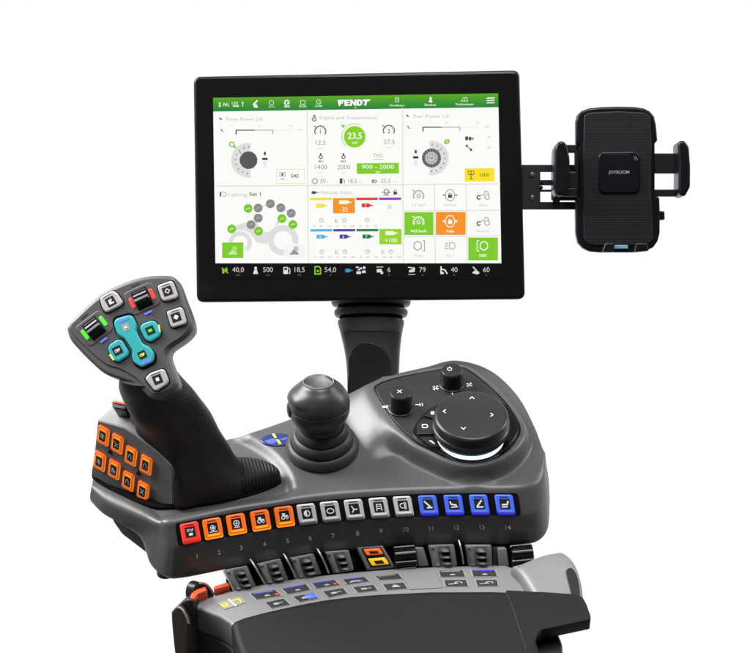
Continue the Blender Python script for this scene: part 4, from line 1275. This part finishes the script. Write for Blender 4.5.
shortcut(0, 1, 'gauge', '44,0 km/h', lit(126, 204, 44)); shortcut(1, 1, 'lock', 'Auto', lit(246, 146, 36)); shortcut(2, 1, 'tractor', 'Normal')
shortcut(0, 2, 'hex', 'Auto'); shortcut(1, 2, 'lamp', 'Set 1'); shortcut(2, 2, 'hex', '1000', lit(126, 204, 44))

# ribbed stand behind the screen, running down behind the console
ns = MB()
NA = (U * math.cos(math.radians(9)) + (-F) * -math.sin(math.radians(9))).normalized()
def nring(cx, cy, rx, ry, dep, k=2.6, n=56):
    c = at(cx, cy, dep)
    s_ = (DIST + dep) / DIST * MM
    fw = NA.cross(R).normalized()
    if fw.dot(F) > 0: fw = -fw
    out = []
    for j in range(n):
        t = 2 * math.pi * j / n
        a, b = math.cos(t), math.sin(t)
        e = (abs(a) ** k + abs(b) ** k) ** (-1 / k)
        out.append(c + R * (rx * s_ * a * e) + fw * (ry * MM * b * e))
    return out
ND = 0.112
def bell(rows, m):
    ns.loft([nring(a, b, c, e, ND, 2.3) for a, b, c, e in rows], m)
bell([(371, 292, 31, 24), (371, 300, 34, 26), (371, 318, 31.5, 23.4), (371, 335, 29, 22)], 'gap')
bell([(371, 296, 38, 28), (371, 299, 39.6, 29.4), (371, 302.6, 39.8, 29.6), (371, 305, 38.8, 28.8), (371, 306, 37.2, 27.6)], 'ringrubber')
bell([(371, 309.6, 35, 26), (371, 310.6, 36.4, 27.2), (371, 312.6, 37, 27.6), (371, 315.6, 36, 26.8), (371, 316.8, 34.4, 25.6)], 'ringrubber')
bell([(371, 320, 31.6, 24), (371, 320.8, 33, 25), (371, 323, 33.4, 25.2), (371.2, 330, 31.6, 24.6), (371.4, 334, 30.7, 24.2), (371.4, 334.8, 30, 23.6)], 'ringrubber')
stand_b = ns.build('bellows', disp, 40)
ns = MB()
rows = [(371.4, 335.6, 30.4, 24.4, 0), (372, 345, 28.6, 24, 0), (372.5, 355, 27.3, 23.6, 0), (373, 366, 26.4, 23.4, -.002), (373, 378, 25.8, 23.4, 0), (373, 392, 25.5, 23.4, 0), (373, 402, 25.5, 23.4, -.004), (373, 414, 25.5, 26, -.02), (373, 428, 25.5, 28, -.036)]
ns.loft([nring(a, b, c, e, ND + k, 4.0) for a, b, c, e, k in rows], 'neck')
stand_o = ns.build('stand', disp, 40)
ns = MB()
npl = Plane(at(370, 360, ND - 0.0246), -F)
ns.slab(npl, cspline([(348.4, 372), (348.6, 359), (353.6, 348), (363, 342.4), (374, 343.6), (384, 350), (389.6, 360), (391.4, 369), (391, 378), (370, 388), (349, 396)], 4), -0.006, 0.0012, 'black', 0.0008, 2)
ns.build('stand_inlay', disp)

# ================================================================== PHONE HOLDER
HPn = Plane(at(618, 180, 0.062), -F)
ph = thing('phone_holder', 'black phone holder with two side clamps on a drilled bracket beside the screen', 'phone holder', at(600, 251, 0.075))
pm = MB()
PB = [(576, 121), (577.6, 114.5), (582, 110.5), (589, 108), (601, 106.6), (618, 106.2), (634, 106.5), (644, 108), (650, 111), (654.4, 116), (656.2, 124), (657, 131.4), (657.6, 140.5), (655, 143), (655, 195.5), (659.6, 197.5), (660.2, 212), (660, 233), (658, 241), (653.4, 247.4), (646, 251), (636, 252.2), (600, 252.2), (590, 251.4), (583, 248), (578, 242.5), (576, 233), (575.6, 200), (579, 196), (579, 146), (576, 143)]
pm.slab(HPn, rpoly(PB, .9, 2), -0.016, 0.0, 'navy', 0.0025, 4, low=0.004)
pm_o = pm.build('back_body', ph, 30)
pm = MB()
FP = rpoly([(584, 115), (590, 112.6), (618, 111.2), (644, 112.6), (650, 116), (651.5, 150), (652, 200), (653, 240), (648, 244.5), (638, 245.8), (598, 245.8), (588, 244.5), (583.6, 240), (582.5, 180)], 3, 4)
pm.slab(HPn, FP, -0.001, 0.0018, 'mesh', 0.001, 3)
pm.build('mesh_pad', ph)
pm = MB()
pm.slab(HPn, rpoly([(597.8, 152), (639.4, 151.6), (639.8, 193.2), (598.2, 193.6)], 7.5, 8), 0.001, 0.0042, 'navy', 0.0016, 4)
d = Draw(HPn, 0.0044)
d.text('JOYROOM', 618.4, 172.3, 3.1, 'dimprint', 0, .02, width=20.6); d.line([(634.6, 156), (637, 160)], .5, 'dimprint'); d.line([(633.4, 157.4), (635, 160.4)], .4, 'dimprint')
pm.add(d.v, d.f, 'dimprint')
d = Draw(HPn, 0.0044); d.rect(607, 154, 629, 155.4, 'mesh'); pm.add(d.v, d.f, 'mesh')
pm.build('centre_badge', ph)
def jaw(pts, arms, r):
    pm = MB()
    pm.slab(HPn, rpoly(pts, r, 5), -0.018, 0.020, 'navy', 0.003, 4, low=0.002)
    jo = pm.build('clamp_jaw', ph, 30)
    for q in arms:
        am = MB(); am.slab(HPn, rpoly(q, .8), -0.013, -0.004, 'black', 0.0008, 2); am.build('clamp_arm', jo)
jaw([(553, 150), (556, 143.6), (561, 142.4), (565.4, 146), (568, 160), (568, 180), (566.2, 192), (560, 197.2), (554.5, 196.2), (552, 188)], [[(562, 144.2), (580, 144.2), (580, 152), (562, 152)], [(562, 187.8), (580, 187.8), (580, 196), (562, 196)], [(564, 171.5), (580, 171.5), (580, 188.5), (564, 188.5)], [(575.4, 145), (580, 145), (580, 195), (575.4, 195)]], 2.5)
jaw([(675.2, 146), (676.4, 142.6), (681.5, 142), (686.2, 148), (687.6, 168), (687.4, 188), (682.4, 197.4), (677, 196.6), (675.8, 191), (676.2, 165)], [[(650, 152.8), (677, 152.8), (677, 172.8), (650, 172.8)], [(650, 189), (678, 189), (678, 196), (650, 196)]], 2.2)
pm = MB(); pm.slab(HPn, rpoly([(658, 210.4), (665, 211), (665.2, 219.4), (658, 220)], 1.2), -0.012, -0.002, 'navy', 0.0015, 3); pm.build('release_button', ph)
pm = MB()
for q in ([(603.6, 243.6), (613, 243.6), (611.6, 252.6), (600, 252.6)], [(634, 243.6), (644.6, 243.6), (646.6, 251.4), (632, 252.6)]):
    pm = MB(); pm.slab(HPn, rpoly(q, 1), -0.004, 0.018, 'navy', 0.0014, 3); pm.build('foot', ph)
pm = MB(); pm.slab(HPn, rpoly([(613.8, 245.2), (627.2, 245.2), (628, 248.8), (613.4, 248.8)], .5), 0, 0.004, 'chip', 0.0006, 2); pm.build('blue_chip', ph)
# drilled bracket that carries the holder on the screen's edge
BP = Plane(at(545, 188, 0.085), -F)
bk = MB()
bk.slab(BP, rpoly([(510, 164.6), (540.4, 164.6), (540.4, 209.4), (510, 209.4)], .5), -0.004, 0.0, 'bracket', 0.0006, 2)
for q in ([(540.2, 164.6), (577, 164.6), (577, 171.8), (540.2, 171.8)], [(540.2, 179.8), (577, 179.8), (577, 185.2), (540.2, 185.2)], [(540.2, 201.8), (580, 201.8), (580, 209.4), (540.2, 209.4)], [(540.2, 189.4), (577, 189.4), (577, 191.6), (540.2, 191.6)], [(553, 166), (560, 166), (560, 205), (553, 205)]):
    bk.slab(BP, rpoly(q, .4), -0.0036, -0.0004, 'bracket', 0.0005, 2)
bk.slab(BP, rpoly([(552, 172), (612, 172), (612, 200), (552, 200)], 2), -0.012, -0.0034, 'black', 0.001, 2)
bo = bk.build('bracket', ph)
for x, y in ((532.2, 174.6), (532.2, 197.6)):
    sm_ = MB(); O = BP(x, y); sm_.lathe(O, -F, mm([(2.7, -.5), (2.7, .8), (2.2, 1.4), (1.1, 1.6), (1.0, .6), (0, .6)]), 'steel', 24); sm_.build('screw', bo)
for y in (182.4, 187.6):
    sm_ = MB(); sm_.lathe(BP(541, y), -F, mm([(2, -.5), (2, 1), (0, 1.2)]), 'black', 18); sm_.build('rivet', bo)

# ================================================================== ARMREST
LP = TOP.shifted(-0.060)
arm = thing('armrest', 'grey armrest with dark leather pad and finger levers in front of the console', 'armrest', LP(390, 640, -0.1))
dk = MB()
DK_PX = [(191.5, 606), (194, 602.5), (204, 598.5), (215, 595), (228, 591), (262, 583.6), (300, 577), (345, 572), (395, 568), (450, 565.4), (505, 564.5), (516, 568), (528, 580), (540, 604), (500, 625), (380, 625), (290, 640), (234, 645), (232, 624.5), (220, 617)]
dk.slab(LP, rpoly(DK_PX, [3, 2, 0, 0, 0, 0, 0, 0, 0, 0, 2, 2, 2, 2, 0, 0, 0, 2, 3, 0]), -0.034, 0, 'deck', 0.003, 5)
deck_o = dk.build('switch_deck', arm, 30)
dk = MB()
dk.slab(LP.shifted(-0.033), rpoly([(192.5, 631), (221, 643), (231.5, 650), (234, 668), (400, 660), (540, 640), (545, 592), (505, 590), (345, 597), (228, 617), (204, 625)], 2), -0.20, 0, 'brown', 0.001, 2)
dk.build('under_frame', arm)

# mode labels let into the deck
LBL1 = [[(248.3, 593.9), (276, 589.7), (283, 596), (255.5, 600.4)], [(280.3, 589), (307, 584), (312, 590.3), (286.5, 595)], [(310.4, 583.4), (335.3, 579.8), (341.3, 585.3), (315.5, 589.3)], [(341.3, 579.8), (365, 576.8), (370.9, 581.6), (346.2, 585.2)], [(374, 576.7), (399.3, 573.5), (404, 579.1), (378.7, 580.7)], [(437.3, 571), (464, 570.2), (466.7, 577.3), (439.3, 577.7)], [(470, 570.2), (496, 570), (498.7, 577), (472, 577.3)]]
LBL2 = [[(263.7, 603), (284.3, 598.5), (291.7, 605), (271, 609.2)], [(291.7, 597.2), (314.3, 592.5), (319.3, 598.7), (299, 603)], [(321.3, 592), (344, 588), (348.9, 594), (328, 598.4)], [(351.3, 587.5), (374.7, 584.9), (378.9, 591), (357.3, 593.3)], [(381.3, 584.7), (404.7, 582.6), (408.7, 589), (386, 591)], [(442.7, 580.3), (467.3, 580), (469.5, 586.8), (444.7, 587.4)], [(474, 580.2), (498, 580), (499.5, 586.6), (476.7, 587)]]
for i, q in enumerate(LBL1 + LBL2):
    lb = MB()
    lb.slab(LP, rpoly(q, .8, 3), -0.001, 0.0005, 'edge', 0.0002, 1)
    c = V((sum(p[0] for p in q) / 4, sum(p[1] for p in q) / 4))
    qi = [tuple(c + (V(p) - c) * .88) for p in q]
    lb.slab(LP, rpoly(qi, .6, 3), 0.0003, 0.0009, 'labelface', 0.0002, 1)
    lo = lb.build('mode_label', arm)
    wv = ((q[1][0] - q[0][0]) / 2, (q[1][1] - q[0][1]) / 2); hv = ((q[3][0] - q[0][0]) / 2, (q[3][1] - q[0][1]) / 2)
    d = Draw(LP, 0.0011); d.frame(tuple(c), wv, hv)
    if i < 7:
        d.line([(-.7, -.6), (.6, -.6)], .16, ('blueled', 'violet', 'violet', 'violet', 'symbol', 'symbol', 'violet')[i]); 
        if i in (0, 2): d.rect(.55, .3, .78, .7, 'redled', 1)
        if i in (3,): d.arc(-.1, .5, .25, .45, 180, 360, 'symbol', 1); d.line([(-.6, .55), (.4, .55)], .2, 'symbol', 1.4)
        if i in (0, 1, 5, 6, 2): d.poly([(-.15, .3), (.1, .2), (.25, .6), (-.2, .6)], 'symbol', 1)
    else:
        if i == 8: d.rect(.0, -.75, .8, .75, 'blue', 0)
        if i >= 12: d.arc(.2, 0, .18, .34, 150, 400, 'symbol', 1); d.line([(-.6, .4), (.1, .2)], .22, 'symbol', 1.3)
        elif i == 11: d.poly([(-.35, .4), (-.1, -.4), (.2, -.3), (.4, .4)], 'symbol', 1)
        else: d.rect(-.4, -.15, .05, .35, 'symbol', 1); d.line([(.05, .1), (.45, .0)], .16, 'symbol', 1.3)
    d.build('symbol', lo)
q = [(215.9, 603.2), (240.3, 596.6), (246.2, 603), (225, 609.8)]
lb = MB(); lb.slab(LP, rpoly(q, .5), -0.001, 0.0006, 'sticker', 0.0002, 1)
d = Draw(LP, 0.0008); d.line([(228.6, 600), (236, 606.4)], 1.3, 'white')
lb.add(d.v, d.f, 'white')
d = Draw(LP, 0.0008); d.line([(221, 605.6), (226, 604.2), (228, 606), (224, 607.4)], 1.1, 'amber', 0, True); d.line([(233, 601.4), (239, 599.8), (241, 602.6)], 1.3, 'amber', 1)
lb.add(d.v, d.f, 'yellowkey')
lb.build('warning_label', arm)
lb = MB(); lb.slab(LP, rpoly([(401.5, 573.3), (436.4, 571.1), (443, 588), (409.6, 590)], .6), -0.001, 0.0008, 'deck', 0.0004, 2); lb.build('blank_cover', arm)

# finger levers
def lever_quad(tl, tr, br, bl, htop=17.0):
    f = [TH(tl[0], tl[1], -60 + htop), TH(tr[0], tr[1], -60 + htop), TH(br[0], br[1] + 1.5, -61), TH(bl[0], bl[1] + 1.5, -61)]
    n = (f[1] - f[0]).cross(f[3] - f[0]).normalized()
    if n.dot(F) > 0: n = -n
    bk_ = [p - n * 0.016 - TOPN * 0.004 for p in f]
    return f, bk_, n
def P2(f, a, b, n=None, off=0.0):
    p = (f[0].lerp(f[1], a)).lerp(f[3].lerp(f[2], a), b)
    return p + n * off if n is not None else p
LEV = [((224, 570), (247.2, 565.5), (256.6, 585), (235, 590.3)), ((257.4, 563.7), (280.5, 558.3), (289.2, 578.3), (265.9, 583.7)), ((290, 557.9), (313.8, 553.5), (322.2, 572.6), (296.6, 577.7)), ((324.4, 552), (348.8, 550), (354.2, 568.7), (333.6, 572)), ((428, 545), (454.2, 544.3), (457.5, 564.3), (433.3, 565.7)), ((464.7, 545), (491.5, 545), (492.4, 564.3), (468.3, 565))]
for q in LEV:
    f, b, n = lever_quad(*q)
    lv = MB(); lv.box(f + b, 'lever', 0.0016, 3)
    lo = lv.build('finger_lever', arm, 30)
    pi = MB()
    pi.box([P2(f, a, bb, n, o) for o in (0.0016, -0.001) for a, bb in ((.03, .03), (.26, .02), (.34, .97), (.1, .97))], 'lever', 0.0006, 2)
    pi.box([P2(f, a, bb, n, o) for o in (0.0034, -0.001) for a, bb in ((.07, .06), (.22, .05), (.22, .14), (.08, .15))], 'rim', 0.0005, 2)  # bright bead modelled as the glint at the rail's top
    pi.box([P2(f, a, bb, n, o) for o in (0.003, -0.001) for a, bb in ((.13, .86), (.27, .86), (.27, .94), (.14, .94))], 'rim', 0.0005, 2)  # second bright bead, a modelled glint at the rail's foot
    pi.build('rail_with_glints', lo)
    rb = MB()
    for k in range(3):
        t0 = .10 + .29 * k
        top, bot = [], []
        # a scooped tooth: high at its lower edge, sunk at its upper edge
        c8 = [P2(f, a, bb, n, o) for a, bb, o in ((.36, t0, .0004), (.78, t0, .0004), (.82, t0 + .2, .0052), (.40, t0 + .2, .0052))] + [P2(f, a, bb, n, -.001) for a, bb in ((.36, t0), (.78, t0), (.82, t0 + .26), (.40, t0 + .26))]
        rb.box(c8, 'tooth', 0.0005, 2)
    rb.build('grip_teeth', lo)
FIN = [((250.3, 559.5), (265, 584.5)), ((283.7, 554), (296, 578)), ((317.3, 549), (328.9, 573)), ((458.7, 540.3), (463.5, 564))]
for a, b in FIN:
    fn = MB()
    P0, P3 = TH(a[0], a[1], -38), TH(b[0], b[1], -60)
    n = 14
    out = []
    for i in range(n + 1):
        t = i / n
        mid = P0.lerp(P3, t) + TOPN * (0.006 * math.sin(math.pi * t)) + V((0, -0.004, 0)) * math.sin(math.pi * t)
        out.append(mid)
    ringsf = []
    for p in out:
        ringsf.append([p + R * 0.0007, p - R * 0.0007, p - R * 0.0007 + V((0, 0.014, -0.010)), p + R * 0.0007 + V((0, 0.014, -0.010))])
    fn.loft(ringsf, 'black')
    ed = MB(); ed.tube(out, 0.0009, 'rim', 8)
    fo = fn.build('divider', arm); ed.build('divider_edge', fo)
# twin yellow rocker keys
f, b, n = lever_quad((356.7, 547.5), (382.7, 545.5), (394.9, 564.9), (367.1, 567.6), 15)
yk = MB(); yk.box(f + b, 'deck', 0.0012, 3); yo = yk.build('rocker_switch', arm, 30)
for k, (c0, c1) in enumerate(((.06, .44), (.50, .92))):
    km = MB(); km.box([P2(f, a, bb, n, o) for o in (0.0018, -0.001) for a, bb in ((.15, c0), (.88, c0), (.90, c1), (.16, c1))], 'gloss', 0.0008, 2)
    km.box([P2(f, a, bb, n, o) for o in (0.0034, 0.0) for a, bb in ((.2, c0 + .04), (.83, c0 + .04), (.85, c1 - .05), (.22, c1 - .05))], 'orange' if k == 0 else 'yellowkey', 0.0012, 3)
    km.box([P2(f, a, bb, n, o) for o in (0.0039, 0.001) for a, bb in ((.36, c0 + .15), (.68, c0 + .15), (.70, c1 - .1), (.38, c1 - .1))], 'window', 0.0004, 2)
    km.build('yellow_key', yo, 30, 'orange lit upper key' if k == 0 else 'yellow lit lower key')
def roller(tl, tr, br, bl):
    c0 = (TH(tl[0], tl[1], -44) + TH(bl[0], bl[1], -60)) / 2 + V((0, .004, -.004)); c1 = (TH(tr[0], tr[1], -44) + TH(br[0], br[1], -60)) / 2 + V((0, .004, -.004))
    ax = (c1 - c0).normalized()
    rm_ = MB()
    e1 = (TOPN - ax * TOPN.dot(ax)).normalized(); e2 = ax.cross(e1)
    rings = []
    for s_ in (0, .04, .96, 1):
        rr_ = 0.0112 if 0 < s_ < 1 else 0.0104
        rings.append([c0.lerp(c1, s_) + (e1 * math.cos(t) + e2 * math.sin(t)) * (rr_ - (0.0009 if (k // 3) % 2 else 0)) for k, t in enumerate([2 * math.pi * j / 96 for j in range(96)])])
    rm_.loft(rings, 'gloss')
    return rm_.build('thumb_roller', arm, 25)
roller((391.8, 549.6), (414, 548), (418, 564), (396, 566.4))
roller((510.5, 548), (532.6, 549), (532.8, 560), (512, 565))
for q in ([(414.5, 547.5), (423.3, 547.8), (428.7, 564.3), (418.5, 565)], [(497.6, 548.5), (506.4, 548), (509.2, 564.8), (499, 565)]):
    f, b, n = lever_quad(*q, 15); km = MB(); km.box(f + b, 'deck', 0.0012, 3); km.build('side_plate', arm)
f, b, n = lever_quad((492.6, 547), (497.4, 547), (498.4, 564), (493, 564), 12); km = MB(); km.box(f + b, 'panel', 0.0006, 2); km.build('side_plate', arm)
bx = MB()     # black well behind the levers
bx.slab(LP.shifted(-0.02), rpoly([(226, 582), (240, 566), (262, 558), (345, 546), (395, 540), (520, 540), (526, 563), (505, 567), (395, 571), (262, 587), (228, 594)], 1), -0.02, 0.0185, 'gap', 0.001, 2)
bx.build('lever_well', arm)

# left end: orange latches, wheel arch and round cap
om = MB(); z6 = LP.shifted(0.006)
om.slab(LP, rpoly([(213.5, 590.2), (228, 585.6), (230.4, 589.6), (215, 594)], 1.6), -0.004, 0.006, 'orangeplastic', 0.002, 3); om.build('orange_latch', arm)
om = MB(); om.slab(LP.shifted(.006), rpoly([(190, 603), (191.6, 597), (196, 593.6), (206, 590.2), (207.6, 594.6), (198, 598.4), (194.5, 603.6)], 1.4), -0.006, 0.006, 'orangeplastic', 0.0018, 3); om.build('orange_latch', arm)
wa = MB()
wa.slab(Plane(TH(203, 597, -57) + V((0, .012, 0)), (R * .75 - V((0, .6, 0)) + TOPN * .25).normalized()), cspline([(193, 592), (195.5, 585.6), (200.6, 583), (206.5, 585), (211.5, 591), (214.5, 597), (212, 600), (200, 604), (193.5, 600)], 4), -0.010, 0, 'black', 0.001, 2)
wo = wa.build('latch_wheel', arm)
we = MB(); wpl = Plane(TH(203, 597, -57) + V((0, .012, 0)), (R * .75 - V((0, .6, 0)) + TOPN * .25).normalized())
we.tube([wpl(x, y, 0.0006) for x, y in cspline([(199.5, 583), (205, 584), (210, 589), (213.4, 595)], 5, False)], 0.0012, 'rim', 8); we.build('wheel_rim', wo)
cm = MB()
cpl = Plane(TH(181, 625, -70), (-R * 0.35 - V((0, 0.86, 0)) + TOPN * .25).normalized())
CAPP = cspline([(171, 617), (172.5, 611), (176.5, 607.6), (181.5, 610), (186, 617), (188.4, 624), (188.2, 640), (187, 665), (184, 700), (180, 690), (174, 650)], 5)
cm.slab(cpl, CAPP, -0.030, 0, 'brown', 0.002, 4)
co = cm.build('end_cap', arm)
cm = MB(); cm.tube([cpl(x, y, -0.0004) for x, y in cspline([(177, 607.4), (181.8, 609.6), (186.2, 616.8), (188.4, 623.6)], 5, False)], 0.0011, 'rim', 8); cm.build('cap_rim', co)
cm = MB(); cm.slab(cpl, cspline([(177, 608), (183, 603), (188.5, 603.5), (190.5, 611), (190, 626), (187, 625), (183, 612)], 4), -0.034, -0.006, 'black', 0.002, 3); cm.build('hinge_barrel', arm)

# right hand housing with its dark slot
hm = MB()
HPX = cspline([(511, 567.5), (521, 563.5), (533, 558.5), (544, 554.6), (554, 552.6), (562, 552), (570, 557), (576, 565), (580.4, 577), (583, 592), (582, 606), (560, 612), (538, 606), (529, 592), (520, 578)], 4)
hm.slab(LP.shifted(0.008), HPX, -0.026, 0.004, 'deck', 0.009, 7)
ho = hm.build('end_housing', arm, 45)
sl = MB(); sl.slab(LP.shifted(0.0122), cspline([(566, 571.5), (568.4, 569), (572, 569), (576, 574), (578.6, 583), (580, 594), (579, 602), (573, 602), (570, 590), (567, 578)], 4), -0.004, 0.0012, 'black', 0.0008, 2); sl.build('slot', ho)

# padded rest
pd = MB()
PADP = LP.shifted(0.020)
PX = [(230.6, 623), (233.5, 619.6), (243, 615.6), (260, 611), (277, 607), (300, 602), (324, 597.6), (352, 594), (380, 591.8), (431, 589.4), (493, 589.2), (513, 590), (526, 591), (530, 620), (540, 650), (549, 720), (252, 720), (240, 655), (234, 638)]
pd.slab(PADP, rpoly(PX, [4, 3, 0, 0, 0, 0, 0, 0, 0, 0, 0, 0, 0, 2, 2, 3, 4, 0, 3]), -0.075, 0, 'pad', 0.007, 6)
pad_o = pd.build('pad', arm, 60)
wg = MB()
WX = [(505, 590), (545, 592), (575, 594), (582.5, 596.6), (586.5, 604), (590.6, 615.5), (591, 619.5), (565, 625), (541, 630), (537, 634), (533, 648), (526, 650), (511, 604)]
wg.slab(PADP.shifted(0.0002), rpoly(WX, [3, 0, 2, 3, 1, 1, 2, 0, 2, 1.5, 2, 2, 3]), -0.0135, 0.0, 'pad', 0.0007, 3, side='black')
wg.build('pad_wing', arm, 50)
lw = MB()
lw.slab(PADP.shifted(-0.022), rpoly([(500, 600), (545, 608), (557, 630), (562.5, 643), (566, 720), (500, 720)], 3), -0.09, 0, 'black', 0.003, 3); lw.build('pad_base', arm)  # coloured black to put the shadow below the wing into it

# ================================================================== LIGHT, CAMERA
def area(name, loc, target, w, h, power, col=(1, 1, 1)):
    l = bpy.data.lights.new(name, 'AREA'); l.shape = 'RECTANGLE'; l.size = w; l.size_y = h; l.energy = power; l.color = col
    o = bpy.data.objects.new(name, l); COL.objects.link(o)
    o.location = loc; o.rotation_euler = (V(target) - V(loc)).to_track_quat('-Z', 'Y').to_euler()
    return o
C0 = LIFT
area('softbox', C0 + V((-1.35, 0.45, 1.1)), C0 + V((-0.1, 0, -.05)), 1.0, 1.2, 84)
area('softbox', C0 + V((0.2, 0.05, 1.8)), C0, 1.2, 0.8, 30)
area('strip_light', C0 + V((1.5, 0.5, 0.7)), C0, 0.5, 1.2, 14)

w = bpy.data.worlds.new('World'); sc.world = w; w.use_nodes = True
nt = w.node_tree
bgn = nt.nodes['Background']
tc = nt.nodes.new('ShaderNodeTexCoord')
dot = nt.nodes.new('ShaderNodeVectorMath'); dot.operation = 'DOT_PRODUCT'; dot.inputs[1].default_value = tuple(F)
nt.links.new(tc.outputs['Generated'], dot.inputs[0])
ramp = nt.nodes.new('ShaderNodeValToRGB')
mp = nt.nodes.new('ShaderNodeMapRange'); mp.inputs['From Min'].default_value = -1; mp.inputs['From Max'].default_value = 1
nt.links.new(dot.outputs['Value'], mp.inputs['Value'])
nt.links.new(mp.outputs['Result'], ramp.inputs['Fac'])
e = ramp.color_ramp.elements
e[0].position = 0.0; e[0].color = (0.07, 0.07, 0.07, 1)
e[1].position = 0.90; e[1].color = (1.02, 1.02, 1.02, 1)
for pos, v in ((0.35, 0.10), (0.55, 0.25), (0.70, 0.45), (0.80, 0.8)):
    k = e.new(pos); k.color = (v, v, v, 1)
nt.links.new(ramp.outputs['Color'], bgn.inputs['Color'])
bgn.inputs['Strength'].default_value = 1.0

cd = bpy.data.cameras.new('camera'); cam = bpy.data.objects.new('camera', cd); COL.objects.link(cam)
cam.location = CAM
cam.rotation_euler = F.to_track_quat('-Z', 'Y').to_euler()
cd.sensor_width = 36.0; cd.lens = 36.0 * DIST / 0.75
cd.clip_start = 0.05; cd.clip_end = 100
sc.camera = cam
sc.render.resolution_x = 1024; sc.render.resolution_y = 892
sc.view_settings.view_transform = 'Standard'; sc.view_settings.look = 'None'
sc.view_settings.exposure = 0.0; sc.view_settings.gamma = 1.0
